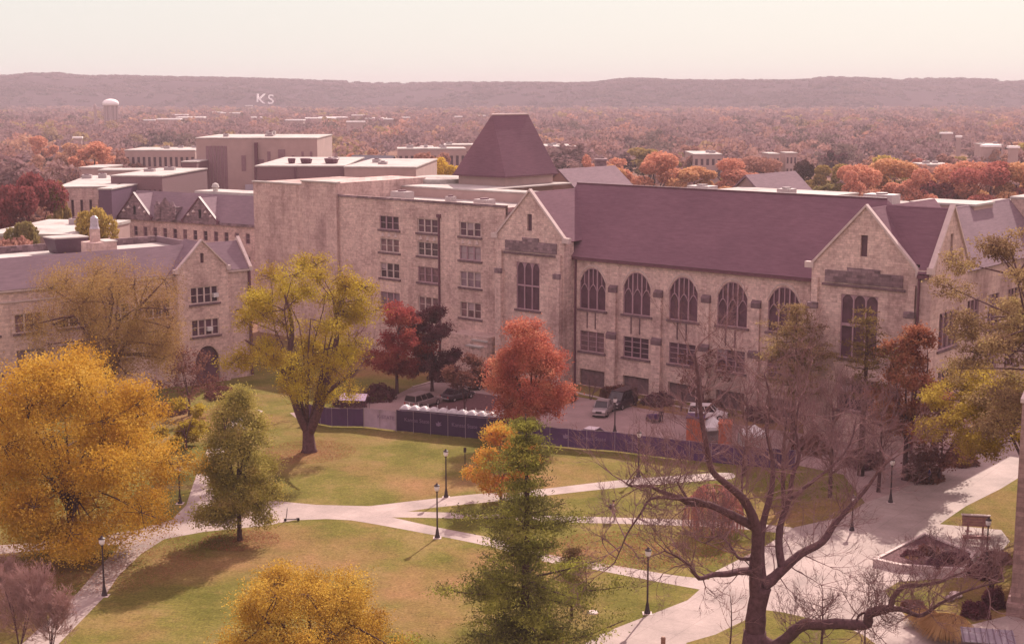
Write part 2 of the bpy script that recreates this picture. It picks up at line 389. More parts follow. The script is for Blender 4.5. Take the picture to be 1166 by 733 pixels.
def mbox(mb, M, a0, a1, z0, z1, d0, d1):
    P = [M(a, z, d) for d in (d0, d1) for (a, z) in ((a0, z0), (a1, z0), (a1, z1), (a0, z1))]
    n = len(mb.v); mb.v += [tuple(p) for p in P]
    mb.f += [tuple(n + i for i in q) for q in ((0,1,2,3),(5,4,7,6),(0,4,5,1),(3,2,6,7),(0,3,7,4),(1,5,6,2))]
def pane_mat(i): return GLASS2 if i else GLASS
def window(parent, M, h, cols=3, rows=2, blind=False, sill=True, fm=None, bar=.09, heads=()):
    fm = fm or FRAME
    x0, x1, z0, z1 = h[:4]; sp = h[4] if len(h) > 4 else None
    f = MB(); t = bar
    zt = z1 if not sp else sp
    mbox(f, M, x0, x0 + t, z0, zt, .10, .27); mbox(f, M, x1 - t, x1, z0, zt, .10, .27)
    mbox(f, M, x0 + t, x1 - t, z0, z0 + t, .10, .27)
    if not sp: mbox(f, M, x0 + t, x1 - t, z1 - t, z1, .10, .27)
    w = (x1 - x0) / cols
    if sp:
        for i in range(1, cols):
            a = x0 + w * i; mbox(f, M, a - .09, a + .09, z0 + t, arch_z(a, x0, x1, sp, z1) - .02, .08, .28)
        for i in range(cols):                     # pointed head of each light and the thin tracery above
            c = x0 + w * (i + .5); zh = z0 + (z1 - z0) * .60
            pts = [(c + (w / 2 - .09) * q, zh - .05 - abs(q) ** 1.6 * .85) for q in (-1, -.6, -.3, 0, .3, .6, 1)]
            for p, q in zip(pts[:-1], pts[1:]):
                P = [M(p[0], p[1], .12), M(q[0], q[1], .12), M(q[0], q[1] + .16, .12), M(p[0], p[1] + .16, .12)]
                Q = [M(p[0], p[1], .27), M(q[0], q[1], .27), M(q[0], q[1] + .16, .27), M(p[0], p[1] + .16, .27)]
                k = len(f.v); f.v += [tuple(x) for x in P + Q]; f.f += [tuple(k + i for i in q4) for q4 in ((0,1,2,3),(5,4,7,6),(0,4,5,1),(3,2,6,7))]
            mbox(f, M, c - .06, c + .06, zh + .08, arch_z(c, x0, x1, sp, z1) - .02, .12, .27)
            for q in (-.5, .5) if (x1 - x0) > 3 else ():
                c2 = c + q * w
                if x0 + .3 < c2 < x1 - .3: mbox(f, M, c2 - .05, c2 + .05, zh - .35, arch_z(c2, x0, x1, sp, z1) - .02, .13, .26)
        cs = arch_pts(x0, x1, sp, z1)
        for p, q in zip(cs[:-1], cs[1:]):
            P = [M(p[0], p[1] - .14, .09), M(q[0], q[1] - .14, .09), M(q[0], q[1] - .003, .09), M(p[0], p[1] - .003, .09)]
            f.poly(P)
    else:
        for i in range(1, cols): a = x0 + w * i; mbox(f, M, a - t * .8, a + t * .8, z0 + t, z1 - t, .08, .28)
        for j in range(1, rows):
            zz = z0 + (z1 - z0) * j / rows
            for i in range(cols): mbox(f, M, x0 + w * i + t, x0 + w * (i + 1) - t, zz - .035, zz + .035, .15, .27)
    if heads:
        for (zt_, hh_) in heads:
            for i in range(cols):
                xa, xb = x0 + w * i + .07, x0 + w * (i + 1) - .07; cs = arch_pts(xa, xb, zt_ - hh_, zt_, 8)
                for p, q in zip(cs[:-1], cs[1:]): f.poly([M(p[0], p[1], .14), M(q[0], q[1], .14), M(q[0], zt_ + .06, .14), M(p[0], zt_ + .06, .14)])
    o = f.build('window', fm, parent)
    g = MB(); g.poly([M(x0, z0, .25), M(x1, z0, .25), M(x1, z1, .25), M(x0, z1, .25)]); g.build('pane', GLASS2 if blind else (GLASS if sp or heads else GLASS_V[random.choice((0, 0, 1, 2, 2, 3))]), o)
    if not sp and not heads and random.random() < .4 and cols > 1:
        i_ = random.randrange(cols); q_ = MB(); q_.poly([M(x0 + w * i_ + .05, z0 + (z1 - z0) * random.uniform(.35, .7), .245), M(x0 + w * (i_ + 1) - .05, z0 + (z1 - z0) * .5, .245), M(x0 + w * (i_ + 1) - .05, z1 - .05, .245), M(x0 + w * i_ + .05, z1 - .05, .245)]); q_.build('blind', GLASS2, o)
    if sill:
        s_ = MB(); mbox(s_, M, x0 - .3, x1 + .3, z0 - .28, z0 - .003, -.16, .09); s_.build('sill', STAIN_SHADE, o)
    return o
def gable(mb, M, a0, a1, ze, zt, slit=None, depth=.3):      # triangular wall top, optional slit opening
    c = (a0 + a1) / 2; w = (a1 - a0) / 2
    top = lambda a: ze + (zt - ze) * (1 - abs(a - c) / w)
    if not slit: mb.poly([M(a0, ze, 0), M(a1, ze, 0), M(c, zt, 0)]); return
    s0, s1, z0, z1 = slit
    mb.poly([M(a0, ze, 0), M(s0, ze, 0), M(s0, top(s0), 0)]); mb.poly([M(s1, ze, 0), M(a1, ze, 0), M(s1, top(s1), 0)])
    mb.poly([M(s0, ze, 0), M(s1, ze, 0), M(s1, z0, 0), M(s0, z0, 0)])
    mb.poly([M(s0, z1, 0), M(s1, z1, 0), M(s1, top(s1), 0), M(c, zt, 0), M(s0, top(s0), 0)])
    for p in (((s0, z0), (s1, z0)), ((s1, z0), (s1, z1)), ((s1, z1), (s0, z1)), ((s0, z1), (s0, z0))):
        (pa, pz), (qa, qz) = p; mb.poly([M(pa, pz, 0), M(qa, qz, 0), M(qa, qz, depth), M(pa, pz, depth)])
def coping(parent, M, a0, a1, ze, zt, th=.22, proj=.2, back=.4, knee=.8, mat=None):
    m = MB(); c = (a0 + a1) / 2
    for e, sg in ((a0, -1), (a1, 1)):
        A = [(e, ze), (c, zt), (c, zt + th * 1.5), (e + sg * .05, ze + th * 1.5)]
        P = [M(a, z, -proj) for a, z in A] + [M(a, z, back) for a, z in A]
        k = len(m.v); m.v += [tuple(x) for x in P]; m.f += [tuple(k + i for i in q) for q in ((0,1,2,3),(5,4,7,6),(0,4,5,1),(3,2,6,7),(0,3,7,4),(1,5,6,2))]
        x0, x1 = sorted((e - sg * .25, e + sg * knee)); mbox(m, M, x0, x1, ze - .35, ze + th * 1.45, -proj - .02, back + .02)
    return m.build('coping', mat or TRIM, parent)
def side_M(S, sgn=1): return lambda a, z, d: (S - sgn * d, a, z)
def front_M(off): return lambda a, z, d: (a, off + d, z)

UA = R(50.45) - R(90)
LO = at(655, 437)
lib = empty('library', LO, UA, 'large gothic limestone library with a long plum shingle roof and arched hall windows', 'building')
# --- hall wall
M0 = front_M(0)
arches = [(.6 + 6.93 * i, 4.75 + 6.93 * i, 10.15, 15.6, 13.7) for i in range(5)]
lows = [(.7 + 6.93 * i, 4.6 + 6.93 * i, 4.6, 7.3) for i in range(5)]
base = [(.7 + 6.93 * i, 4.7 + 6.93 * i, .02, 2.2) for i in range(5)]
w = MB(); panel(w, M0, -.5, 37, 0, 16.9, arches + lows + base, .4); w.build('wall', STONE, lib)
for h in arches: window(lib, M0, h, 3, 1, sill=True)
for h in lows: window(lib, M0, h, 3, 4)
for h in base:  # dark back panels: the broad basement shadow put into the colour
    d = MB(); d.poly([M0(h[0], h[2], .39), M0(h[1], h[2], .39), M0(h[1], h[3], .39), M0(h[0], h[3], .39)]); d.build('basement_opening', STAIN_SHADE, lib)
for h in arches:                                            # arch hood, ribs under the window
    m = MB(); cs = arch_pts(h[0] - .18, h[1] + .18, h[4], h[3] + .22)
    for p, q in zip(cs[:-1], cs[1:]):
        P = [M0(p[0], p[1], d) for d in (-.07, .03)] + [M0(q[0], q[1], d) for d in (-.07, .03)]
        P2 = [M0(p[0], p[1] + .2, d) for d in (-.07, .03)] + [M0(q[0], q[1] + .2, d) for d in (-.07, .03)]
        k = len(m.v); m.v += [tuple(x) for x in P + P2]; m.f += [(k, k+2, k+6, k+4), (k, k+1, k+3, k+2), (k+4, k+6, k+7, k+5)]
    m.build('window_hood', TRIM, lib)
    m = MB()
    for a in (h[0] + 1.3, h[0] + 2.6): mbox(m, M0, a - .07, a + .07, 7.7, 9.8, -.1, .02)
    m.build('rib', STAIN_SHADE, lib)
for i in range(5):                                         # buttresses with dark weathered caps
    a = 5.35 + 6.93 * i; m = MB()
    mbox(m, M0, a, a + 1.35, 0, 7.0, -.6, .03); mbox(m, M0, a + .12, a + 1.23, 7.0, 13.0, -.35, .03)
    bt = m.build('buttress', STONE, lib)
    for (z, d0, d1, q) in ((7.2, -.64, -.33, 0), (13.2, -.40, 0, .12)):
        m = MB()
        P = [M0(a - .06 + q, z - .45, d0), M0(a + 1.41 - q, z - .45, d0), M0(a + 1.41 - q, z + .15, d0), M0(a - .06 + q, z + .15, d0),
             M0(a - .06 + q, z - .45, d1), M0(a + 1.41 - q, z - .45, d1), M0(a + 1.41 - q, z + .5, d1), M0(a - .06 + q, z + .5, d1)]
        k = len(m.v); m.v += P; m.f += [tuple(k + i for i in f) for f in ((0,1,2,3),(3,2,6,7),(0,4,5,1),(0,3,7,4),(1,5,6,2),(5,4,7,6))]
        m.build('cap', STAIN_SHADE, bt)
m = MB(); mbox(m, M0, -.35, 37, 16.55, 16.98, -.5, .05); m.build('gutter', GUTTER, lib)
m = MB(); mbox(m, M0, -.12, .12, .1, 16.5, -.2, -.02); m.build('downpipe', GUTTER, lib)
m = MB(); mbox(m, M0, 33.9, 34.1, .1, 16.5, -.2, -.02); m.build('downpipe', GUTTER, lib)
# --- main roof
RZ, RO = 25.7, 8.8
m = MB(); m.slab([(-6.5, -.55, 16.95), (44, -.55, 16.95), (38.6, RO, RZ), (-6.5, RO, RZ)], .25)
m.slab([(-6.5, RO, RZ), (38.6, RO, RZ), (44, 18, 17), (-6.5, 18, 17)], .25); m.slab([(44, -.5, 16.97), (44, 18, 17), (38.6, RO, RZ)], .2)
m.build('roof', ROOF, lib)
m = MB(); m.box(-6.5, 38.6, RO - .15, RO + .15, RZ - .05, RZ + .14); m.build('ridge_cap', GUTTER, lib)
# --- gable wings
def wing(c, hw, off, zt, ze, M, ridge_to, big, small, slit, dark, roof_pts, ww=3):
    w = MB(); holes = [big] + ([small] if small else [])
    panel(w, M, c - hw, c + hw, 0, ze, holes, .45); gable(w, M, c - hw, c + hw, ze, zt, slit)
    return w, holes
# wing with the tall window on the left of the hall
M1 = front_M(-2); c1, h1_ = -6.15, 5.75
w, hs = wing(c1, h1_, -2, 25.2, 19.1, M1, RO, (-8.4, -4.5, 9.5, 15.8), (-8.3, -4.7, 4.2, 7.2), (-6.6, -5.8, 20.0, 22.2), None, None)
w.box(c1 + h1_ - .4, c1 + h1_ - .003, -1.99, -.003, 0, 19.1); w.box(c1 - h1_ + .003, c1 - h1_ + .4, -1.99, -.003, 0, 19.1)
w.build('gable_wall', STONE, lib)
window(lib, M1, hs[0], 3, 1, heads=((15.72, .9),)); window(lib, M1, hs[1], 3, 3)
m = MB(); mbox(m, M1, -6.6, -5.8, 20.0, 22.2, .28, .3); m.build('slit_window', GLASS, lib)
m = MB(); mbox(m, M1, -8.3, -4.6, 12.6, 12.8, .06, .24); m.build('transom', FRAME, lib)
coping(lib, M1, c1 - h1_, c1 + h1_, 19.1, 25.2)
m = MB(); mbox(m, M1, -10.3, -1.6, 17.2, 18.6, -.12, .02); mbox(m, M1, -7.4, -4.6, 18.3, 19.1, -.14, -.01); m.build('carved_frieze', STONE_D, lib)
m = MB(); mbox(m, M1, -10.6, -1.3, 16.8, 17.05, -.2, .02); m.build('string_course', STAIN_SHADE, lib)
for a in (-11.6, -1.7):
    m = MB(); mbox(m, M1, a, a + 1.0, 0, 14.5, -.7, .02); mbox(m, M1, a + .15, a + .85, 14.5, 17.2, -.35, .02); bt = m.build('buttress', STONE, lib)
    m = MB(); mbox(m, M1, a - .05, a + 1.05, 14.1, 14.75, -.78, -.36); m.build('cap', STONE_D, bt)
m = MB(); m.slab([(c1, -1.6, 25.1), (c1, RO + .5, 25.1), (-.2, RO + .5, 18.9), (-.2, -1.6, 18.9)], .2)
m.slab([(c1, RO + .5, 25.1), (c1, -1.6, 25.1), (c1 - 5.9, -1.6, 18.9), (c1 - 5.9, RO + .5, 18.9)], .2); m.build('cross_roof', ROOF, lib)
# big wing on the right
M2 = front_M(-6); c2, h2_ = 43.1, 6.15
w, hs = wing(c2, h2_, -6, 25.9, 19.3, M2, RO, (40.6, 44.9, 9.4, 16.4), (40.6, 44.9, 3.6, 7.2), (42.6, 43.4, 20.6, 22.9), None, None)
w.box(c2 - h2_ + .003, c2 - h2_ + .4, -5.99, -.003, 0, 19.3); w.box(c2 + h2_ - .4, c2 + h2_ - .003, -5.99, 1, 0, 19.3)
w.build('gable_wall', STONE, lib)
window(lib, M2, hs[0], 3, 1, heads=((16.32, .6),)); window(lib, M2, hs[1], 3, 2)
m = MB(); mbox(m, M2, 42.6, 43.4, 20.6, 22.9, .28, .3); m.build('slit_window', GLASS, lib)
m = MB(); mbox(m, M2, 40.7, 44.8, 12.9, 13.2, .06, .24); m.build('transom', FRAME, lib)
coping(lib, M2, c2 - h2_, c2 + h2_, 19.3, 25.9)
m = MB(); mbox(m, M2, 38.6, 47.6, 17.6, 18.9, -.12, .02); mbox(m, M2, 41.2, 45, 18.7, 19.3, -.14, -.01); m.build('carved_frieze', STONE_D, lib)
m = MB(); mbox(m, M2, 38.3, 47.9, 17.2, 17.45, -.2, .02); m.build('string_course', STAIN_SHADE, lib)
for a in (37.0, 48.2):
    m = MB(); mbox(m, M2, a, a + 1.05, 0, 15.0, -.8, .02); mbox(m, M2, a + .15, a + .9, 15.0, 18.0, -.4, .02); bt = m.build('buttress', STONE, lib)
    m = MB(); mbox(m, M2, a - .05, a + 1.1, 14.6, 15.25, -.88, -.41); m.build('cap', STONE_D, bt)
m = MB(); m.slab([(c2, -5.6, 25.8), (c2, RO + 3, 25.8), (49.5, RO + 3, 19.0), (49.5, -5.6, 19.0)], .2)
m.slab([(c2, RO + 3, 25.8), (c2, -5.6, 25.8), (36.7, -5.6, 19.0), (36.7, RO + 3, 19.0)], .2); m.build('cross_roof', ROOF, lib)
# end wing whose gable looks to the right
S3 = 50.8; M3 = side_M(S3); c3, h3_ = -1.4, 4.8
w = MB(); hs = [(-3.7, 1.5, 10.9, 14.9), (-3.3, 1.1, 5.6, 8.6)]
panel(w, M3, c3 - h3_, c3 + h3_, 0, 19.7, hs, .4); gable(w, M3, c3 - h3_, c3 + h3_, 19.7, 26.0, (-1.75, -1.05, 20.4, 23.2))
w.poly([(49.26, c3 - h3_, 0), (S3, c3 - h3_, 0), (S3, c3 - h3_, 19.7), (49.26, c3 - h3_, 19.7)]); w.build('gable_wall', STONE_C, lib)
window(lib, M3, hs[0], 4, 1, heads=((14.8, .7),)); window(lib, M3, hs[1], 4, 3)
m = MB(); mbox(m, M3, -1.75, -1.05, 20.4, 23.2, .28, .3); m.build('slit_window', GLASS, lib)
coping(lib, M3, c3 - h3_, c3 + h3_, 19.7, 26.0, knee=.4)
m = MB(); m.slab([(43.3, c3, 25.9), (S3 - .35, c3, 25.9), (S3 - .35, c3 - 5.0, 19.3), (49.3, c3 - 5.0, 19.3), (49.3, -5.7, 20.2), (43.3, -5.7, 20.2)], .2)
m.slab([(S3 - .35, c3, 25.9), (44.5, c3, 25.9), (44.5, c3 + 5.0, 19.3), (S3 - .35, c3 + 5.0, 19.3)], .2); m.build('cross_roof', ROOF, lib)
m = MB(); m.box(49.3, 50.5, c3 - h3_ - .35, c3 - h3_ - .02, 18.8, 19.2); m.build('gutter', GUTTER, lib)
m = MB(); m.box(49.4, 49.6, c3 - h3_ - .22, c3 - h3_ - .02, .1, 18.8); m.build('downpipe', GUTTER, lib)
# long wing running back from it
M4 = side_M(49.8); w = MB(); hs = []
for k in range(4):
    a = 6.4 + 6.2 * k; hs += [(a, a + 3.4, 5.4, 8.4), (a, a + 3.4, 10.8, 15)]
panel(w, M4, 3.4, 32, 0, 18.6, hs, .35); w.build('wall', STONE_C, lib)
for h in hs: window(lib, M4, h, 3, 3)
m = MB(); m.slab([(50.3, 3.45, 18.5), (50.3, 31, 18.5), (44.8, 31, 24.8), (44.8, 3.45, 24.8)], .2); m.slab([(44.8, 3.45, 24.8), (44.8, 31, 24.8), (39.3, 31, 18.5), (39.3, 3.45, 18.5)], .2); m.build('roof', ROOF_B, lib)
# --- tall left range with small grouped windows, and the blank block at its end
w = MB(); lw = []
for k, a in enumerate((-35.9, -28.3, -20.3)):
    z = (18.3, 15.0, 11.2, 6.9)
    for j, zz in enumerate(z): lw.append((a, a + 3.9, zz, zz + 2.0 + (.25 if j > 1 else 0)))
panel(w, front_M(-.001), -44.4, -11.95, 0, 22.9, lw, .35)
w.box(-44.4, -11.95, -.001, .5, 22.9, 22.92); w.poly([(-44.4, .5, 22), (-11.95, .5, 22), (-11.95, .5, 22.9), (-44.4, .5, 22.9)])
w.build('wall', STONE, lib)
for j, h in enumerate(lw): window(lib, front_M(-.001), h, 3, 2, blind=(j == 9), fm=TRIM if j % 3 else FRAME, bar=.12)
m = MB(); m.box(-44.3, -12, .5, 13.5, 21.6, 22.0); m.build('flat_roof', METAL_W, lib)
m = MB(); mbox(m, M0, -24.2, -23.95, .1, 20.6, -.22, -.02); mbox(m, M0, -24.4, -23.75, 20.6, 21.1, -.3, -.02); m.build('downpipe', GUTTER, lib)
m = MB(); m.box(-44.4, -11.95, -.16, .02, 22.62, 22.95); m.build('parapet', STONE_D, lib)
for k, a in enumerate((-35.9, -28.3, -20.3)):
    m = MB()
    for q in range(3): m.lathe([(.02, 17.3), (.32, 17.3), (.02, 17.95)], 4, (a + .65 + 1.3 * q, -.04))
    m.build('gablet', TRIM, lib)
w = MB(); w.box(-64.2, -52, .3, 19, 0, 24.0); w.box(-52, -44.4, -.5, 19, 0, 24.6); w.build('end_block', STONE_C, lib)
m = MB()
m.box(-64.35, -52.02, .15, .8, 24.0, 24.2); m.build('parapet', METAL_W, lib); m = MB(); m.box(-52.1, -44.3, -.65, .3, 24.6, 24.8); m.build('parapet', METAL_W, lib)
# --- things on the roofs
w = MB(); w.box(-46, -12.5, 13.5, 14, 21, 23.4); w.box(-12.5, -12, 0.5, 18, 21, 22.6); w.build('penthouse_wall', CONCB, lib)
m = MB(); m.prism([(-50, 13.4), (-12.2, 13.4), (-12.2, 17), (-28, 17), (-28, 36), (-50, 36)], 23.4, 23.6); m.build('flat_roof', METAL_W, lib)
m = MB(); m.lathe([(4.6, 23.6), (4.7, 24.3), (3.5, 24.55), (0.3, 24.7)], 24, (-45.2, 23)); m.build('skylight_drum', METAL_W, lib)
# pyramid roofed tower
PB, PT = 25.2, 34.5
x0, x1, y0, y1 = -40.6, -29.8, 21.4, 34.6
w = MB(); w.box(x0 + .6, x1 - .6, y0 + .6, y1 - .6, 20, PB); w.build('tower_wall', CONCB, lib)
m = MB(); a, b_ = (-35.2, 24.6, PT), (-34.4, 32.6, PT)
m.poly([(x0, y0, PB), (x1, y0, PB), a]); m.poly([(x1, y0, PB), (x1, y1, PB), b_, a]); m.poly([(x1, y1, PB), (x0, y1, PB), b_]); m.poly([(x0, y1, PB), (x0, y0, PB), a, b_]); m.poly([(x0, y0, PB), (x0, y1, PB), (x1, y1, PB), (x1, y0, PB)])
TW = m.build('tower_roof', ROOF, lib)
m = MB(); m.tube([(-35.2, 24.5, PT), (-34.4, 32.7, PT)], .16, 6); m.tube([(-34.4, 32.6, PT), (-34.4, 32.6, PT + 1)], .08, 5); m.build('finial', TRIM, lib)
m = MB(); m.box(x0 - .1, x1 + .1, y0 - .1, y1 + .1, PB - .25, PB - .01); m.build('eave', GUTTER, lib)
w = MB(); w.box(-9.5, -8.6, 18.5, 19.4, 20, 24.6); w.build('chimney', STONE_C, lib)
w = MB(); w.box(-2, 17.5, 18.05, 45, 0, 23.3); w.build('rear_range', CONCB, lib)
m = MB(); m.box(-2.1, 17.6, 17.95, 45.1, 23.3, 23.55); m.build('flat_roof', METAL_W, lib)
w = MB(); w.box(27, 38, 18.05, 34, 0, 23.3); w.build('rear_range', CONCB, lib)
m = MB(); m.box(26.9, 38.1, 17.95, 34.1, 23.3, 23.55); m.build('flat_roof', METAL_W, lib)
w = MB(); w.box(37.5, 45.4, 18.2, 24, 20, 24.6); w.build('penthouse_wall', CONCB, lib)
m = MB(); m.box(37.3, 45.6, 18.0, 24.2, 24.6, 24.85); m.build('flat_roof', METAL_W, lib)
w = MB(); w.box(45, 60, 31, 46, 0, 24.8); w.build('penthouse_wall', STONE_C, lib)
m = MB(); m.box(44.9, 60, 30.9, 46, 24.8, 25.05); m.build('flat_roof', METAL_W, lib)
w = MB(); w.box(38.2, 45, 31, 46, 0, 23.4); w.build('rear_range', CONCB, lib)
m = MB(); m.box(38.1, 45, 30.9, 46, 23.4, 23.6); m.build('flat_roof', METAL_W, lib)
# small entrance porch with pale lintels left of the red maple
w = MB(); w.box(-19.5, -12.4, -3.2, -.02, 0, 5.2); w.box(-14.6, -12.5, -4.6, -3.2, 0, 4.0); pr = w.build('porch', STONE, lib)
m = MB(); m.box(-15.2, -12.4, -3.4, -3.21, 4.55, 4.8); m.box(-15.1, -12.4, -4.8, -4.0, 4.0, 4.2); m.build('lintel', METAL_W, pr)
m = MB(); m.box(-14.2, -13.5, -4.64, -4.605, 0, 2.6); m.build('door', GLASS, pr)

def roof_unit(parent, x, y, z, w_=2.2, d_=1.8, h_=1.2, m=None):
    q = MB(); q.box(x - w_/2, x + w_/2, y - d_/2, y + d_/2, z, z + h_); u_ = q.build('rooftop_unit', m or GUNIT, parent)
    q = MB(); q.lathe([(min(w_, d_) * .32, z + h_), (min(w_, d_) * .32, z + h_ + .18)], 10, (x, y)); q.build('fan', GUTTER, u_)
GUNIT = plain('roof_unit_grey', (.36, .29, .29), .6, var=.1)
for (x, y, z, w_, d_, h_) in ((-20, 5, 22, 2.4, 2, 1.1), (-38, 7, 22, 3, 2, 1.3), (-30, 9, 22, 1.2, 1.2, .8), (4, 24, 23.55, 3.5, 2.5, 1.5), (14, 30, 23.55, 2, 2, 1.2), (30, 26, 23.55, 4, 2.5, 1.4)):
    roof_unit(lib, x, y, z, w_, d_, h_)
def house_roofed(name, loc, rz, L, W, hz, rh, wallm, roofm, label, cat='building', group=None, dorm=0, win=True, chimney=False):
    e = empty(name, loc, rz, label, cat, group)
    w = MB(); w.box(-L/2, L/2, -W/2, W/2, 0, hz)
    for s in (-1, 1): w.poly([(s*L/2, -W/2, hz), (s*L/2, W/2, hz), (s*L/2, 0, hz + rh)])
    w.build('wall', wallm, e)
    m = MB(); k = .5
    m.slab([(-L/2-k, -W/2-k, hz-.3), (L/2+k, -W/2-k, hz-.3), (L/2+k, 0, hz+rh+.2), (-L/2-k, 0, hz+rh+.2)], .25)
    m.slab([(L/2+k, W/2+k, hz-.3), (-L/2-k, W/2+k, hz-.3), (-L/2-k, 0, hz+rh+.2), (L/2+k, 0, hz+rh+.2)], .25); m.build('roof', roofm, e)
    if win:
        n = max(2, int(L / 4)); g = MB(); 
        for i in range(n):
            x = -L/2 + L * (i + .5) / n
            for zz in ([hz - 2.2] if hz < 5 else [hz - 2.4, hz - 5.6]):
                g.box(x - .6, x + .6, -W/2 - .04, -W/2 + .02, zz, zz + 1.5)
        g.build('window', GLASS, e)
    if chimney: c = MB(); c.box(L*.2, L*.2+1.2, -.6, .6, hz + rh - 1, hz + rh + 1.8); c.build('chimney', wallm, e)
    return e
# two old gabled ranges that rise behind the hall roof
def roofpt(px, py, z): return at(px, py, z)
house_roofed('gabled_house', (12.6, 236.5, 0), UA + R(90), 15, 15, 19.2, 6.2, CONCB, ROOF_B, 'stone range with a steep gable behind the left end of the long roof', win=False)
house_roofed('gabled_house', (41.0, 223.5, 0), UA + R(88), 14, 13, 19.4, 5.8, CONCB, ROOF_B, 'tan gabled range peeking above the right half of the long roof', win=False)
p = aty(684, 183, 243)
m = MB(); m.box(p.x - .9, p.x + .9, p.y - .9, p.y + .9, 20, p.z); m.box(p.x - 1.1, p.x + 1.1, p.y - 1.1, p.y + 1.1, p.z, p.z + .3); tag(m.build('chimney_stack', STONE_D), 'square stone chimney rising behind the hall roof ridge', 'chimney')

# ------------------------------------------------------------------ left classroom building
BA = R(90) - R(49.8)
bo = at(289, 427)
hb = empty('classroom_building', (bo.x, bo.y, 0), BA, 'limestone building with a gabled bay on the left edge of the lawn', 'building')
MBf = front_M(0)
LX = -46
# gable bay
gx0, gx1 = -11.2, -3.9
w = MB(); gh = [(-9.4, -5.4, 10.7, 12.9), (-9.4, -5.4, 6.4, 8.6), (-9.0, -5.5, .02, 5.0, 3.4)]
MG = front_M(-.8)
panel(w, MG, gx0, gx1, 0, 15.2, gh, .4); gable(w, MG, gx0, gx1, 15.2, 18.9, (-7.8, -7.3, 16.0, 17.3))
w.box(gx0 + .003, gx0 + .3, -.79, -.003, 0, 15.2); w.box(gx1 - .3, gx1 - .003, -.79, -.003, 0, 15.2)
w.build('gable_wall', STONE, hb)
window(hb, MG, gh[0], 4, 2, fm=TRIM, bar=.12); window(hb, MG, gh[1], 4, 2, fm=TRIM, bar=.12)
m = MB(); m.poly([MG(-9.0, .02, .39), MG(-5.5, .02, .39), MG(-5.5, 5.0, .39), MG(-9.0, 5.0, .39)]); m.build('archway', GLASS, hb)
m = MB(); mbox(m, MG, -7.8, -7.3, 16, 17.3, .28, .3); m.build('slit_window', GLASS, hb)
for zz, xx in ((11.4, -6.2), (7.0, -7.2)):
    m = MB(); m.box(xx, xx + .7, -1.15, -.6, zz, zz + .5); m.build('air_conditioner', WHITE, hb)
coping(hb, MG, gx0, gx1, 15.2, 18.9, th=.16, knee=.4)
w = MB(); hs = []
x = -43.5
while x < -14.5:
    hs += [(x, x + 3.6, 9.3, 11.6), (x, x + 3.6, 4.6, 7.2)]; x += 5.6
panel(w, MBf, LX, gx0, 0, 14.7, hs, .3); panel(w, MBf, gx1, 0, 0, 14.7, [(-2.4, -1.2, 9.0, 9.3)], .3)
w.poly([(0, 0, 0), (0, 15, 0), (0, 15, 14.7), (0, 0, 14.7)]); w.build('wall', STONE, hb)
for h in hs: window(hb, MBf, h, 3, 2, fm=TRIM, bar=.1)
m = MB(); mbox(m, MBf, LX, gx0 - .1, 14.4, 14.72, -.3, .02); mbox(m, MBf, gx1 + .1, .2, 14.4, 14.72, -.3, .02); mbox(m, MBf, LX, gx0 - .1, 13.1, 13.3, -.12, -.002); m.build('cornice', TRIM, hb)
m = MB(); mbox(m, MBf, -.5, -.2, .2, 14.3, -.35, -.02); m.build('downpipe', GUTTER, hb)
gc = (gx0 + gx1) / 2
m = MB(); m.slab([(LX, -.35, 14.7), (-.4, -.35, 14.7), (-.4, 2.9, 18.2), (LX, 2.9, 18.2)], .2)
m.slab([(gx0 - .1, -.7, 15.1), (gc, -.7, 18.8), (gc, 4, 18.8), (gx0 - .1, 4, 15.1)], .15)
m.slab([(gc, -.7, 18.8), (gx1 + .1, -.7, 15.1), (gx1 + .1, 4, 15.1), (gc, 4, 18.8)], .15)
m.slab([(-.4, 6.2, 14.8), (-.4, 2.9, 18.2), (-4.5, 2.9, 18.2), (-4.5, 6.2, 14.8)], .15)
m.build('roof', ROOF_B, hb)
m = MB()
for P in ([(-.05, -.4, 14.4), (-.05, 2.9, 18.25)], [(-.05, 2.9, 18.25), (-.05, 6.3, 14.6)]):
    (xa, ya, za), (xb, yb, zb) = P; k = len(m.v)
    m.v += [(xa-.35, ya, za), (xa+.1, ya, za), (xb+.1, yb, zb), (xb-.35, yb, zb), (xa-.35, ya, za+.55), (xa+.1, ya, za+.55), (xb+.1, yb, zb+.55), (xb-.35, yb, zb+.55)]
    m.f += [tuple(k+i for i in f) for f in ((0,3,2,1),(4,5,6,7),(0,1,5,4),(1,2,6,5),(2,3,7,6),(3,0,4,7))]
m.build('coping', TRIM, hb)
m = MB(); m.box(LX, -4.8, 3.3, 18, 16.7, 17.0); m.build('flat_roof', METAL_W, hb)
m = MB(); m.box(LX, -4.6, 2.95, 3.3, 17.05, 18.1); m.box(-4.8, -4.5, 3.3, 18, 16, 17.9); m.build('parapet', ROOF_B, hb)
w = MB(); w.box(LX, -.01, 18.5, 18.8, 0, 16.6); w.build('rear_wall', STONE_C, hb)
m = MB(); m.box(LX - .1, -4.8, 18, 18.4, 17.0, 17.9); m.build('rear_parapet', STONE_D, hb)
m = MB(); i0 = 0
c0 = -19.6
for (s, zz) in ((1.4, 17.0), (1.9, 19.0)):
    m.v += [(c0 - s*1.25, 14 - s, zz), (c0 + s*1.25, 14 - s, zz), (c0 + s*1.25, 14 + s, zz), (c0 - s*1.25, 14 + s, zz)]
m.f += [(0,1,5,4),(1,2,6,5),(2,3,7,6),(3,0,4,7),(0,3,2,1)]
vh = m.build('ventilation_hood', plain('dark_metal', (.09, .045, .07), .5), hb)
m = MB(); m.box(c0 - 2.4, c0 + 2.4, 14 - 1.9, 14 + 1.9, 19.0, 19.15); m.build('lid', METAL_W, vh)
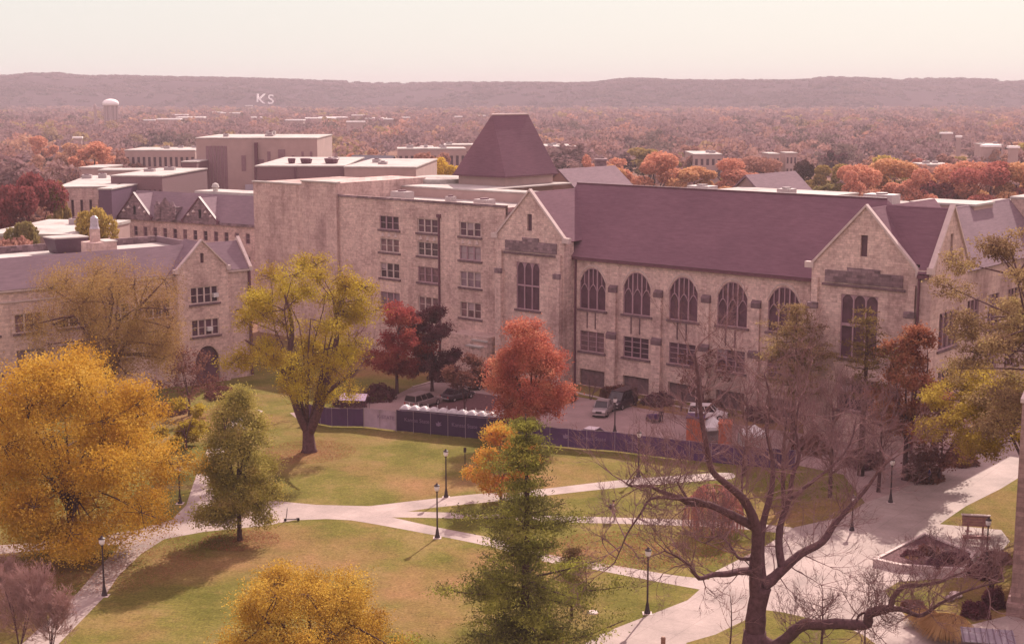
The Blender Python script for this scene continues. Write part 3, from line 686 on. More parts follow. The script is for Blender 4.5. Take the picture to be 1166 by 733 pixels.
w = MB(); w.box(-19.0, -15.4, 7.6, 10.6, 17.0, 18.7); w.box(-18.2, -17.2, 8.6, 9.6, 18.7, 20.4); ch = w.build('chimney', STONE_C, hb)
m = MB(); m.lathe([(.68, 20.4), (.55, 20.7), (.5, 21.8), (.2, 22.1)], 10, (-17.7, 9.1)); m.build('flue_cap', plain('grey_metal', (.4, .34, .38), .4), ch)
m = MB(); m.box(-17.1, -15.3, 7.5, 10.7, 18.7, 18.82); m.build('cap_slab', METAL_W, ch)

# ------------------------------------------------------------------ ornate gabled hall behind it
gp = at(290, 256, 13.0); gq = at(136, 246, 13.0)
dv = (gp - gq); ang = math.atan2(dv.y, dv.x); Lg = dv.length
gh_ = empty('gabled_hall', (gq.x, gq.y, 0), ang, 'long stone hall with dark timbered gables and a pinkish roof behind the left building', 'building')
MGh = front_M(0)
w = MB(); hs = [(1.2 + 2.75 * i, 2.3 + 2.75 * i, 9.2, 11.2) for i in range(int(Lg / 2.75))] + [(1.2 + 2.75 * i, 2.3 + 2.75 * i, 4.4, 6.8) for i in range(int(Lg / 2.75))]
panel(w, MGh, 0, Lg + 2, 0, 13, hs, .3); w.build('wall', STONE, gh_)
for h in hs: window(gh_, MGh, h, 1, 2, sill=False, bar=.1)
m = MB(); m.slab([(0, -.3, 13), (Lg + 4, -.3, 13), (Lg + 4, 5, 18.0), (0, 5, 18.0)], .2); m.slab([(0, 5, 18), (Lg + 4, 5, 18), (Lg + 4, 10, 13), (0, 10, 13)], .2)
m.build('roof', ROOF_B, gh_)
m = MB(); m.box(Lg * .42, Lg + 6, 6, 12, 17.0, 18.4); m.build('flat_roof', METAL_W, gh_)
for x in (Lg * .55, Lg * .86):
    m = MB(); m.lathe([(.5, 18.4), (.5, 19), (.8, 19.2), (.6, 19.8), (.1, 20.1)], 10, (x, 7)); m.build('roof_vent', METAL_W, gh_)
for (g0, g1, zt) in ((.2, 9.6, 17.8), (18.2, 27.6, 17.6)):
    MM = front_M(-.5); m = MB(); gable(m, MM, g0, g1, 13, zt, ((g0+g1)/2 - .4, (g0+g1)/2 + .4, 13.6, 15.3)); m.box(g0, g1, -.49, -.003, 12.6, 13); g_ = m.build('timbered_gable', STONE_D, gh_)
    m = MB()
    for q in (-3, -1.6, 1.6, 3):
        c = (g0 + g1) / 2 + q; zz = 13.3 + (zt - 13) * (1 - abs(q) / 4.7) * .5
        m.lathe([(.02, zz - .3), (.42, zz), (.02, zz + .5)], 7, (c, -.55))
    m.build('ornament', TRIM, g_)
    coping(gh_, MM, g0, g1, 13, zt, th=.2, knee=.2, mat=GUTTER)
    m = MB(); c = (g0 + g1) / 2
    m.slab([(c, -.4, zt), (c, 5, zt), (g1, 1, 13.1), (g1, -.4, 13.1)], .1); m.slab([(c, 5, zt), (c, -.4, zt), (g0, -.4, 13.1), (g0, 1, 13.1)], .1); m.build('gable_roof', ROOF_B, gh_)
w = MB(); w.box(11.5, 15.8, -.5, 3, 13, 15.4); w.poly([(11.5, -.5, 15.4), (15.8, -.5, 15.4), (13.65, -.5, 17.4)]); w.lathe([(.7, 13), (.7, 15.6), (.2, 16.6)], 8, (11.6, -.6)); w.lathe([(.7, 13), (.7, 15.6), (.2, 16.6)], 8, (15.7, -.6)); w.build('turreted_dormer', STONE_D, gh_)
m = MB(); mbox(m, MGh, -.2, Lg + 2.2, 12.5, 12.95, -.45, -.003); m.build('cornice', STONE_D, gh_)

# ------------------------------------------------------------------ block buildings further back
def block(name, px0, px1, ptop, D, depth, ang, wallm, label, H=None, cols=0, rows=1, roof=METAL_W, group=None, wz=.6, parapet=.25, skin=None):
    a = aty(px0, ptop, D); b2 = aty(px1, ptop, D); w_ = b2.x - a.x; hz = a.z
    e = empty(name, (a.x, D, 0), R(ang), label, 'building', group); L = w_ / max(.3, math.cos(R(ang)))
    w = MB(); Mf = front_M(0); hs = []
    if cols:
        sh = hz / (rows + .6)
        for i in range(cols):
            for j in range(rows):
                cw = L / cols; hs.append((cw * i + cw * (1 - wz) / 2, cw * (i + 1) - cw * (1 - wz) / 2, hz - sh * (j + .9), hz - sh * (j + .35)))
    panel(w, Mf, 0, L, 0, hz, hs, .4)
    w.poly([(L, 0, 0), (L, depth, 0), (L, depth, hz), (L, 0, hz)]); w.poly([(0, depth, 0), (0, 0, 0), (0, 0, hz), (0, depth, hz)]); w.poly([(L, depth, 0), (0, depth, 0), (0, depth, hz), (L, depth, hz)])
    w.build('wall', wallm, e)
    if hs and len(hs) <= 60:
        for h in hs: g = MB(); g.poly([Mf(h[0], h[2], .38), Mf(h[1], h[2], .38), Mf(h[1], h[3], .38), Mf(h[0], h[3], .38)]); g.build('window', GLASS, e)
    elif hs:
        g = MB()
        for h in hs: g.poly([Mf(h[0], h[2], .38), Mf(h[1], h[2], .38), Mf(h[1], h[3], .38), Mf(h[0], h[3], .38)])
        g.build('window_band', GLASS, e)
    m = MB(); m.box(-.15, L + .15, -.15, depth + .15, hz, hz + parapet); m.build('roof', roof, e)
    if L > 9 and depth > 12:
        r2 = random.Random(int(px0 * 7 + ptop))
        for k in range(2 + int(L > 20) * 2): roof_unit(e, r2.uniform(.12, .88) * L, r2.uniform(.2, .8) * depth, hz + parapet, r2.uniform(1.2, 2.6), r2.uniform(1.2, 2), r2.uniform(.5, 1.1))
    return e, L, hz
e, L, hz = block('brown_block', 126, 186, 201, 300, 30, -6, BRICKB, 'brown brick block with a white flat roof left of the concrete block', cols=10, rows=2, wz=.35)
e, L, hz = block('brick_tower', 207, 224, 185, 352, 18, -3, BRICKB, 'narrow brown brick block wedged between brown block and concrete tower', cols=0)
e, L, hz = block('concrete_block', 223, 361, 158, 362, 30, 0, CONCB, 'tall tan concrete block with vertical slot windows and dark service mast', cols=0)
for (x0, x1, z0, z1, mt) in ((2.4, 8.0, 1, 24.4, 'strip_window'), (11.5, 12.8, 18, 22, 'slot_window'), (15.5, 17.5, 14, 21, 'slot_window'), (18.2, 19.2, 16, 23, 'slot_window'),
                             (14.3, 15.2, 6, 13, 'slot_window'), (21, 23, 18, 23.5, 'slot_window'), (24.5, 25.3, 17, 22, 'slot_window'), (27, 27.8, 17.5, 23, 'slot_window'), (29.2, 30, 19, 23, 'slot_window')):
    k = L / 31.2; m = MB(); n = 6 if mt == 'strip_window' else 1; s_ = (x1 - x0) * k / n
    for i in range(n): m.box(x0 * k + s_ * i + .08, x0 * k + s_ * (i + 1) - .08, -.12, -.01, z0, z1)
    m.build(mt, plain('mauve_glass', (.24, .13, .15), .4) if 'mauve_glass' not in bpy.data.materials else bpy.data.materials['mauve_glass'], e)
m = MB(); m.box(L*.485, L*.485 + .8, -1.2, -.2, 0, hz - 1); m.build('service_mast', GUTTER, e)
m = MB(); m.box(12.5 * L / 31.2, 17 * L / 31.2, -.9, -.15, 12.2, 14.6); m.build('canopy', plain('grey_panel', (.38, .33, .38), .5), e)
e, L, hz = block('brick_annex', 291, 392, 190, 300, 40, 0, BRICKB, 'low brown brick annex in front of the concrete block with dark rooftop fans', cols=0)
for (x, s) in ((9.5, 1.1), (6.3, .7), (15.0, 1.3)):
    m = MB(); m.lathe([(s, hz + .3), (s * 1.25, hz + 1.3), (s * 1.15, hz + 1.4)], 10, (x, 9)); m.build('rooftop_fan', GUTTER, e)
m = MB(); m.box(-.25, .1, -.3, -.02, 1, hz); m.box(8.2, 8.6, -.3, -.02, 1, hz); m.build('pipe', GUTTER, e)
e2, L2, hz2 = block('pale_annex', 392, 474, 191, 298, 36, -4, CONCB, 'low tan annex with vertical ribs joined to the brick one', cols=14, rows=1, wz=.3)
block('long_flat_building', 66, 126, 214, 290, 40, 8, STONE_C, 'low stone building with a white roof at left behind orange tree', cols=6, rows=2, wz=.3)
block('dark_panelled_block', 112, 127, 216, 284, 20, -4, plain('slate_panel', (.13, .07, .11), .5), 'slate coloured panelled block with upright ribs at left')
block('white_roof_shed', -20, 84, 269, 232, 26, -6, CONCB, 'low shed with broad white roof at the left picture edge', parapet=.5)
e = house_roofed('town_house', (*aty(425, 190, 395)[:2], 0), R(-28), 13, 10, 16.2, 4.2, plain('tan_siding', (.42, .28, .24), .8), plain('slate_roof', (.20, .19, .21), .7), 'tan house with a grey gabled roof right of the concrete block', 'house', win=True)
def low_roof(px0, px1, py, D, label, dep=14, group=None, m=None):
    return block('warehouse', px0, px1, py, D, dep, random.uniform(-6, 6), m or CONCB, label, parapet=.4, cols=max(3, int((px1 - px0) / 6)), rows=2, wz=.5)
low_roof(453, 530, 170.5, 520, 'long white roofed shed left of the pyramid roof')
low_roof(505, 542, 166, 560, 'pale shed roof just left of the pyramid roof peak')
low_roof(142, 222, 172, 520, 'long white roofed building above the brown block, left of the concrete tower', 26)
low_roof(90, 118, 192, 420, 'small white flat roof left of the brown block', 16)
low_roof(112, 160, 195, 400, 'thin white roof strip above the stone building at left', 10)
low_roof(624, 658, 168, 620, 'lilac roofed building right of the pyramid roof', 30)
low_roof(790, 822, 176.5, 585, 'low slate roof among mauve trees right of centre', 30)
low_roof(1050, 1084, 188.5, 500, 'white topped building behind the red orange trees at right', 14)
low_roof(1120, 1142, 165.5, 700, 'small white building among trees near the right edge', 18)
low_roof(876, 888, 176, 600, 'tiny pale roof above the right gabled range', 14)
low_roof(895, 908, 175, 600, 'narrow pale roof beside dark tree right of the gabled range', 10)
WR = plain('bright_roof', (.9, .82, .8), .6)
for i, (x, y, w_, D) in enumerate([(192, 136, 26, 1700), (205, 131, 16, 1800), (216, 134, 30, 1650), (262, 129, 22, 1900), (290, 134, 20, 1750), (335, 137, 20, 1550), (365, 135, 34, 1600), (380, 134, 30, 1650),
        (408, 131.5, 14, 1900), (428, 135, 24, 1600), (405, 139, 20, 1450), (440, 136, 16, 1600), (462, 134, 9, 1700), (522, 133, 8, 1800), (548, 132, 9, 1900), (1078, 152, 12, 1150), (1092, 156, 5, 1100), (247, 128, 10, 1900), (283, 120.5, 7, 2300), (1130, 166.5, 18, 920), (1155, 168, 10, 900), (170, 137, 12, 1500), (88, 157, 9, 1000), (158, 174, 10, 520), (485, 168, 12, 600)]):
    D = 25.5 * F_PX / (y - 105) if y > 122 else D
    e = empty('distant_shed', (*aty(x, y, D)[:2], 0), random.uniform(-.3, .3), 'white roofed shed far off among the mauve trees of the valley', 'shed', 'white roofs scattered across the valley')
    w_ = w_ / 1600 * D; hz = aty(x, y, D).z; hz = max(hz, 5)
    m = MB(); m.box(-w_/2, w_/2, 0, w_*.5, 0, hz - .4); m.build('wall', CONCB, e)
    m = MB(); m.box(-w_/2-.5, w_/2+.5, -.5, w_*.5+.5, hz - .4, hz + .6); m.build('roof', WR, e)
# water tower
wp = aty(127, 139, 1300); sc = 1
e = empty('water_tower', (wp.x, wp.y, 0), 0, 'fluted pale water tower with a domed tank far left below the ridge', 'water tower')
m = MB(); hh = 28 * sc + 6
zb = 0; zt = aty(127, 120, 1300).z
for k in range(9):
    t = 2 * math.pi * k / 9; m.lathe([(1.0, 0), (1.0, zt - .5)], 6, (5.6 * math.cos(t), 5.6 * math.sin(t)))
m.lathe([(5.0, 0), (5.0, zt)], 16); m.build('column', plain('water_tower_column', (.42, .3, .3), .8), e)
m = MB(); m.lathe([(6.2, zt - .5), (7.2, zt + .6), (7.2, zt + 2.6), (5.6, zt + 4.4), (3, zt + 5.4), (.3, zt + 5.8)], 20); m.build('tank', WR, e, smooth=True)
wp = aty(109, 139, 1310)
m = MB(); z2 = aty(109, 121, 1310).z; m.lathe([(1.6, 0), (1.5, z2), (1.6, z2 + .1), (.3, z2 + 2.5)], 10, (0, 0)); o = m.build('standpipe', bpy.data.materials['water_tower_column']); o.location = (wp.x, wp.y, 0); tag(o, 'slim pale standpipe just left of the water tower', 'standpipe')
# letters on the hillside
def text_mesh(name, s, size, mat, parent, loc, rot, ext=.02, offset=0.0):
    cu = bpy.data.curves.new(name, 'FONT'); cu.body = s; cu.size = size; cu.extrude = ext; cu.offset = offset; cu.align_x = 'CENTER'; cu.align_y = 'CENTER'
    t = bpy.data.objects.new(name, cu); COL.objects.link(t); bpy.context.view_layer.update()
    me = bpy.data.meshes.new_from_object(t.evaluated_get(bpy.context.evaluated_depsgraph_get())); me.name = name
    bpy.data.objects.remove(t); o = link_mesh(name, me, parent, mat); o.location = loc; o.rotation_euler = rot; return o
hp = aty(303, 117, 2600)
# a bare hillside knoll carrying the letters
ksy = 2650
for yy in range(2300, 3300, 5):
    q = aty(303, 117.5, yy)
    if terrain_height(np.array([q.x]), np.array([float(yy)]))[0] >= q.z - 1: ksy = yy; break
hp = aty(303, 117, ksy); kz = hp.z + 2; hp_ks = (hp.x, ksy)
ks = empty('hillside_letters', (hp.x, ksy, kz), 0, 'two big white letters KS laid on the far dark hillside', 'sign')
text_mesh('letter', 'K', 31, WR, ks, (-9, -3, 3), (R(70), 0, 0), 1.2, .07); text_mesh('letter', 'S', 27, WR, ks, (9.5, -3, 3), (R(70), 0, 0), 1.2, .03)
hp = aty(972, 98, 3450)
e = empty('hilltop_house', (hp.x, 3450, hp.z - 6), 0, 'tiny white house on top of the ridge at right', 'house'); m = MB(); m.box(-8, 8, -5, 5, -12, 5); m.build('wall', WR, e); m = MB(); m.box(-9, 9, -6, 6, 5, 7); m.build('roof', WR, e)

# ------------------------------------------------------------------ stone tower at the right edge
tp = at(1145, 700)
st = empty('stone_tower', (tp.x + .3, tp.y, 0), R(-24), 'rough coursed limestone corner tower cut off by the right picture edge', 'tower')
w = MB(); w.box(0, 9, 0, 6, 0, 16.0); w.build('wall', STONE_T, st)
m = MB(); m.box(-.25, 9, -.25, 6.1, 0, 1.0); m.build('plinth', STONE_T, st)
m = MB(); m.box(-.12, 9.1, -.12, 6.1, 16.0, 16.3); m.build('coping', TRIM, st)
# ------------------------------------------------------------------ foliage
def leaf_quads(C, size, flat=.0, asp=.62, jit=.35, droop=0):
    n = len(C); a = rng.normal(size=(n, 3)); a[:, 2] = a[:, 2] * (1 - flat) - droop; a /= np.linalg.norm(a, axis=1)[:, None]
    b = rng.normal(size=(n, 3)); b[:, 2] *= (1 - flat); b -= a * np.sum(a * b, 1)[:, None]; b /= np.linalg.norm(b, axis=1)[:, None]
    s = size * (1 + jit * rng.uniform(-1, 1, n))[:, None]
    u_, v_ = a * s * .5, b * s * .5 * asp; m = b * 0; k = a * s * .08
    return np.stack([C - u_, C - v_ + k, C + u_, C + v_ + k], 1)
def lobes_in(env, k, rmin, rmax, seed, zbias=0):
    """lobe centres through a crown envelope env(zfrac)->radius fraction; returns unit-ish (x,y,z,r)"""
    r_ = np.random.default_rng(seed); out = []; tries = 0
    while len(out) < k and tries < 4000:
        tries += 1
        z = r_.uniform(.06, .95); th = r_.uniform(0, 2 * math.pi); q = env(z) * math.sqrt(r_.uniform(.05, 1))
        p = np.array([q * math.cos(th), q * math.sin(th), z]); rr = r_.uniform(rmin, rmax)
        if all(np.linalg.norm((p - o[:3]) * np.array([1, 1, 1.1])) > (rr + o[3]) * .52 for o in out): out.append(np.array([*p, rr]))
        elif tries > 2500: out.append(np.array([*p, rr]))
    return out
ENV = {
    'round': lambda z: math.sin(math.pi * min(1, max(0, z * .93 + .05))) ** .6,
    'oval': lambda z: (math.sin(math.pi * (z ** .72)) ** .75),
    'vase': lambda z: .32 + .68 * math.sin(math.pi * min(1, z * .86 + .06)) ** .8 if z > .2 else .5 * z + .25,
    'dome': lambda z: math.sqrt(max(0, 1 - z ** 2.2)),
    'cone': lambda z: (1 - z) ** .8,
}
def curve_pts(p, q, sag, n=6, wob=.0, r_=random):
    p, q = Vector(p), Vector(q); L = (q - p).length; out = []
    mid = (p + q) / 2 + Vector((r_.uniform(-1, 1), r_.uniform(-1, 1), 0)) * L * wob + Vector((0, 0, sag * L))
    for i in range(n + 1):
        t = i / n; out.append(p * (1 - t) ** 2 + mid * 2 * t * (1 - t) + q * t * t)
    return out
def twigs_from(mb, p, d, L, r, depth, rr, sides=3, spread=.55, up=.12, kids=3):
    """one bare branch with its forks"""
    n = 4; pts = [p.copy()]; dd = d.copy(); step = L / n
    for i in range(n):
        dd = (dd + Vector((rr.gauss(0, .16), rr.gauss(0, .16), rr.gauss(0, .13) + up * .35))).normalized(); pts.append(pts[-1] + dd * step)
    mb.tube(pts, [r * (1 - .16 * i) for i in range(n + 1)], sides if r < .04 else 5, cap=False)
    if depth <= 0: return
    for k in range(kids):
        i = rr.choice((1, 2, 3, 4, 4)) if k else 4
        ax = Vector((rr.gauss(0, 1), rr.gauss(0, 1), rr.gauss(0, .8)))
        nd = (dd + ax.normalized() * spread * rr.uniform(.7, 1.4) + Vector((0, 0, up))).normalized()
        twigs_from(mb, pts[i], nd, L * rr.uniform(.6, .85), max(r * .56, .011), depth - 1, rr, sides, spread, up, kids)

def leafy_tree(name, label, base, height, crown_r, z0, env, k, nleaf, size, mat, seed, bark=None, fork=.28, trunk_r=.35, ry=None, lobe=(.24, .36), clump=.16, group=None, lean=(0, 0), forks=None, hollow=.45, cat='tree', droop=0, limbs=True, stretch=1, vis_limb=1.0, big=()):
    """trunk with limbs reaching every lobe of the crown; the crown is leaf faces in clumps"""
    rr = random.Random(seed); r_ = np.random.default_rng(seed); bark = bark or BARK
    root = empty(name, (base[0], base[1], 0), 0, label, cat, group)
    H = height - z0; ry = ry or crown_r
    L = lobes_in(ENV[env] if isinstance(env, str) else env, k, *lobe, seed)
    T = MB(); fk = forks or [(0, 0, height * fork)]
    for fx, fy, fz in fk[:1]:
        T.tube([(0, 0, -.2), (0, 0, .35), (fx * .3, fy * .3, fz * .4), (fx * .7, fy * .7, fz * .75), (fx, fy, fz)], [trunk_r * 1.5, trunk_r * 1.12, trunk_r, trunk_r * .88, trunk_r * .8], 9)
    C = []; scl = np.array([crown_r, ry, H])
    centers = []
    for l in L:
        c = np.array([l[0] * crown_r + lean[0] * l[2], l[1] * ry + lean[1] * l[2], z0 + l[2] * H]); centers.append((c, l[3]))
    tx = Vector((0, 0, 0))
    main = []
    nm = max(3, k // 5)
    if limbs:
        for i in range(nm):
            t = 2 * math.pi * i / nm + rr.uniform(-.3, .3); f0 = Vector(fk[i % len(fk)])
            e = Vector((math.cos(t) * crown_r * .42 + lean[0] * .6, math.sin(t) * ry * .42 + lean[1] * .6, z0 + H * rr.uniform(.5, .72)))
            pts = curve_pts(f0 + Vector((0, 0, -.4)), e, .05, 6, .08, rr); main.append(pts)
            T.tube(pts, [trunk_r * .62 * vis_limb * (1 - .12 * j) for j in range(7)], 6)
    for P_, R_ in big:
        sp = spline([tuple(q) for q in P_], 4); T.tube(sp, list(np.interp(np.linspace(0, 1, len(sp)), np.linspace(0, 1, len(R_)), R_)), 8)
    per = nleaf // k
    allc = []
    for (c, q) in centers:
        R3 = np.array([crown_r, (crown_r + ry) / 2, crown_r * .8 * stretch]) * q
        ncl = 16; d = r_.normal(size=(ncl, 3)); d /= np.linalg.norm(d, axis=1)[:, None]
        rad = (hollow + (1 - hollow) * r_.uniform(0, 1, ncl) ** .5)[:, None]
        cc = c + d * rad * R3
        cc[:, 2] = np.maximum(cc[:, 2], z0 * .9)
        for p in cc:
            m = max(3, int(per / ncl * r_.uniform(.5, 1.5)))
            g = r_.normal(size=(m, 3)) * clump * crown_r * np.array([1, 1, .75 * stretch]) * .5
            g[:, 2] -= np.abs(g[:, 2]) * droop
            allc.append(p + g)
        if limbs:
            best = min((pt for pl in main for pt in pl[2:]), key=lambda v: (v - Vector(c)).length + .5 * max(0, v.z - c[2]))
            pts = curve_pts(best, c, .04, 5, .1, rr); T.tube(pts, [trunk_r * .26 * vis_limb * (1 - .15 * j) for j in range(6)], 5, cap=False)
            for p in cc[::2]: T.tube(curve_pts(c, p, .03, 3, .1, rr), [trunk_r * .10 * vis_limb, trunk_r * .08, trunk_r * .06, .02], 3, cap=False)
    T.build('trunk', bark, root, smooth=True)
    A = np.concatenate(allc); quads_mesh('crown', leaf_quads(A, size), mat, root)
    return root

GOLD = leaf('gold_leaf', [(.34, .16, .025), (.48, .26, .035), (.58, .35, .05), (.64, .43, .10)], .34)
GOLD2 = leaf('amber_leaf', [(.30, .15, .03), (.42, .24, .04), (.54, .34, .06), (.60, .43, .10)], .5)
OLIVE = leaf('olive_leaf', [(.22, .12, .03), (.33, .21, .035), (.46, .34, .045), (.56, .45, .06)], .45, .2)
WILL = leaf('willow_leaf', [(.20, .105, .065), (.29, .165, .07), (.37, .23, .08), (.42, .28, .10)], .45, .25)
MAPG = leaf('green_brown_leaf', [(.20, .15, .05), (.30, .25, .065), (.42, .34, .09), (.52, .38, .16)], .35, .5)
REDM = leaf('red_leaf', [(.24, .055, .05), (.42, .11, .08), (.54, .19, .12), (.62, .32, .20)], .45, .4)
CRIM = leaf('crimson_leaf', [(.20, .035, .045), (.32, .07, .065), (.44, .14, .09)], .4)
MAROON = leaf('maroon_leaf', [(.09, .03, .045), (.14, .05, .06), (.20, .08, .08)], .3)
ORNG = leaf('mixed_orange_leaf', [(.46, .13, .08), (.58, .24, .05), (.54, .33, .06), (.36, .32, .07)], .45, .45)
RUSTY = leaf('rust_leaf', [(.18, .06, .045), (.30, .10, .06), (.42, .19, .11), (.30, .20, .10)], .4, .5)
PINE = leaf('pine_needle', [(.065, .052, .028), (.13, .115, .038), (.27, .25, .055), (.48, .45, .09)], .3, .35)
PINEP = leaf('tawny_needle', [(.17, .095, .065), (.25, .155, .08), (.36, .24, .12), (.38, .29, .10)], .4, .3)
PINED = leaf('dull_needle', [(.10, .055, .035), (.19, .12, .05), (.28, .20, .06)], .35, .3)
BROWNL = leaf('brown_leaf', [(.13, .05, .05), (.20, .085, .07), (.28, .14, .10)], .35)
PLUM = leaf('plum_leaf', [(.10, .035, .06), (.16, .07, .09), (.22, .10, .11)], .3)

def wpt(px, py): p = at(px, py); return (p.x, p.y)
leafy_tree('maple_tree', 'big golden yellow maple filling the left side of the picture', wpt(84, 632), 17.6, 8.9, 1.0, 'oval', 56, 165000, .175, GOLD, 3, fork=.22, trunk_r=.5, lobe=(.17, .30), clump=.135, vis_limb=.65)
leafy_tree('willow_tree', 'wispy olive brown tree with dark bare limbs before the left gabled building', wpt(128, 482), 18.6, 8.6, 4.5, 'vase', 48, 88000, .15, WILL, 12, BARK_P, fork=.3, trunk_r=.42, lobe=(.15, .25), clump=.17, stretch=1.25, vis_limb=1.5, hollow=.3)
leafy_tree('oak_tree', 'large yellow olive tree with a thick forked trunk in the middle of the lawn', wpt(352, 514), 20.6, 8.4, 5.6, 'round', 54, 64000, .18, OLIVE, 21, BARK_P, trunk_r=.68, big=[([(-.1, 0, 2.2), (-1.0, -.6, 4.6), (-1.9, -1, 9.0), (-1.4, -.5, 13.5), (-2.2, 0, 17)], [.52, .42, .34, .24, .08]), ([(.1, 0, 2.2), (1.3, -.8, 5.0), (2.6, -1.2, 9.4), (3.4, -1.2, 13), (3.0, -.6, 16.5)], [.55, .46, .36, .24, .08]), ([(-1.6, -.8, 8), (-4, -2, 11), (-6, -2.6, 12.6)], [.3, .2, .08]), ([(1.2, -.8, 5.8), (3.6, -2.4, 8.0), (5.8, -3, 9.6)], [.3, .2, .08])], forks=[(-.1, 0, 2.9), (-.1, 0, 2.9), (-.1, 0, 2.9)], fork=.2, lobe=(.12, .21), clump=.115, vis_limb=.42, hollow=.3)
leafy_tree('maple_tree', 'small oval green brown maple with a short trunk by the fork in the walk', wpt(273, 615), 13.4, 3.1, 1.4, lambda z: .98 * min(1, (z + .12) * 5) ** .5 * (1 - z ** 2.3) ** .62, 54, 70000, .17, MAPG, 33, trunk_r=.2, lobe=(.22, .34), clump=.26, hollow=.4)
leafy_tree('elm_tree', 'amber yellow treetop rising from the bottom edge left of the dark pine', (-12.9, 84.5), 7.9, 6.7, 1.2, 'dome', 40, 95000, .13, GOLD2, 41, fork=.35, trunk_r=.3, lobe=(.15, .25), clump=.12)
leafy_tree('maple_tree', 'bright red orange maple standing in front of the tall windowed wing', wpt(600, 502), 13.3, 4.5, 2.8, 'oval', 34, 56000, .20, REDM, 52, BARK_P, trunk_r=.28, lobe=(.24, .36), clump=.2)
leafy_tree('maple_tree', 'crimson red maple by the left range of small windows', wpt(452, 448), 11.0, 4.1, 2.5, 'round', 22, 24000, .24, CRIM, 61, BARK_P, trunk_r=.22)
leafy_tree('plum_tree', 'dark maroon tree next to the crimson maple', wpt(492, 445), 11.5, 3.2, 1.6, 'oval', 20, 20000, .24, MAROON, 62, BARK_P, trunk_r=.2)
leafy_tree('small_tree', 'thin reddish brown tree standing over the dark parked cars', wpt(529, 478), 8.0, 2.9, 3.0, 'round', 14, 5200, .26, BROWNL, 63, BARK_P, trunk_r=.12, hollow=.1)
leafy_tree('small_tree', 'orange and yellow young tree just behind the dark pine', wpt(570, 572), 7.0, 3.3, 1.2, 'round', 20, 18000, .19, ORNG, 71, trunk_r=.1)
leafy_tree('small_tree', 'thin dull brown small tree before the archway of the left building', wpt(216, 473), 8.2, 3.8, 2.0, 'dome', 16, 3600, .24, BROWNL, 75, BARK_P, trunk_r=.16, hollow=.2)
leafy_tree('small_tree', 'low olive green tree between golden maple and the walk going back', wpt(212, 512), 5.5, 2.6, .6, 'dome', 10, 4500, .28, OLIVE, 76, BARK_P, trunk_r=.14, hollow=.2)
leafy_tree('oak_tree', 'rusty brown leaved tree in front of the right gable', wpt(1030, 546), 15.5, 4.1, 3.5, 'oval', 26, 17000, .28, RUSTY, 81, BARK_P, trunk_r=.26, hollow=.2)
leafy_tree('small_tree', 'thin mauve brown tree between bare tree and the right gable', wpt(1070, 548), 7.5, 4.2, 1.5, 'round', 14, 5500, .28, BROWNL, 82, BARK_P, trunk_r=.16, hollow=.1)
leafy_tree('small_tree', 'sparse brown tree in front of the fourth arched window', wpt(800, 470), 8.5, 3.4, 2.0, 'vase', 12, 1500, .26, BROWNL, 83, TWIG, trunk_r=.14, hollow=.1)

# ------------------------------------------------------------------ conifers
def pine_tree(label, base, height, z0, profile, tiers, mat, seed, trunk_r=.25, per=7, tuft=.42, npt=26, size=.34, group=None, droop=.05, side=None, thick=1.0):
    rr = random.Random(seed); r_ = np.random.default_rng(seed)
    root = empty('pine_tree', (base[0], base[1], 0), 0, label, 'tree', group)
    T = MB(); T.tube([(0, 0, -.2), (0, 0, height * .3), (.1, 0, height * .65), (0, 0, height)], [trunk_r * 1.25, trunk_r, trunk_r * .6, .04], 8)
    C = []
    for i in range(tiers):
        z = z0 + (height - z0) * (i / tiers) ** .92 + rr.uniform(-.25, .25); f = (z - z0) / (height - z0); Rr = profile(f)
        n = per + rr.choice((-2, -1, 0, 1)); o = rr.uniform(0, 6.28)
        for k in range(max(3, n)):
            t = o + 2 * math.pi * k / max(3, n) + rr.uniform(-.4, .4); L = Rr * rr.uniform(.4, 1.22)
            if side and rr.random() < side[1] and math.cos(t - side[0]) < 0: L *= .35
            e = Vector((math.cos(t) * L, math.sin(t) * L, z + L * rr.uniform(.0, .28) - droop * L)); pts = curve_pts((0, 0, z), e, -.05, 5, .06, rr)
            T.tube(pts, [trunk_r * .3 * (1 - .16 * j) * min(1, L / 3) + .012 for j in range(6)], 4, cap=False)
            m = max(2, int(L / .62)); 
            for j in range(m):
                q = .28 + .74 * (j + rr.random() * .6) / m; qq = min(1, q) * 5; ii = min(4, int(qq)); p = pts[ii].lerp(pts[ii + 1], qq - ii)
                p = p + Vector((rr.gauss(0, .28), rr.gauss(0, .28), rr.gauss(0, .10))) * (.5 + L * .18)
                g = r_.normal(size=(npt, 3)) * tuft * np.array([1, 1, .38 if tuft < .8 else .62]) * (.75 + .35 * q); C.append(np.array(p) + g + np.array([0, 0, .1]))
    T.build('trunk', BARK, root, smooth=True)
    quads_mesh('crown', leaf_quads(np.concatenate(C), size * thick, asp=.3), mat, root); return root
pb = wpt(598, 765)
pine_tree('dark green pine with yellow tipped boughs at the bottom centre', pb, 17.6, 1.0, lambda f: (6.9 * (1 - f) ** .95 + .2) * (.80 + .40 * math.sin(f * 24 + 1)), 16, PINE, 5, .28, per=7, npt=150, tuft=.46, size=.22, thick=1.0)
pine_tree('small round topped pine sapling beside the dark pine', wpt(651, 704), 5.2, 2.6, lambda f: 1.6 * math.sin(math.pi * (f * .8 + .18)), 6, PINED, 6, .1, per=6, npt=40, tuft=.28, size=.22)
pine_tree('ragged tawny pine in front of the fifth arched window', wpt(902, 503), 15.4, 5.5, lambda f: 3.9 * math.sin(math.pi * (f * .75 + .22)) + .3, 14, PINEP, 8, .22, per=6, npt=44, tuft=.42, size=.34)
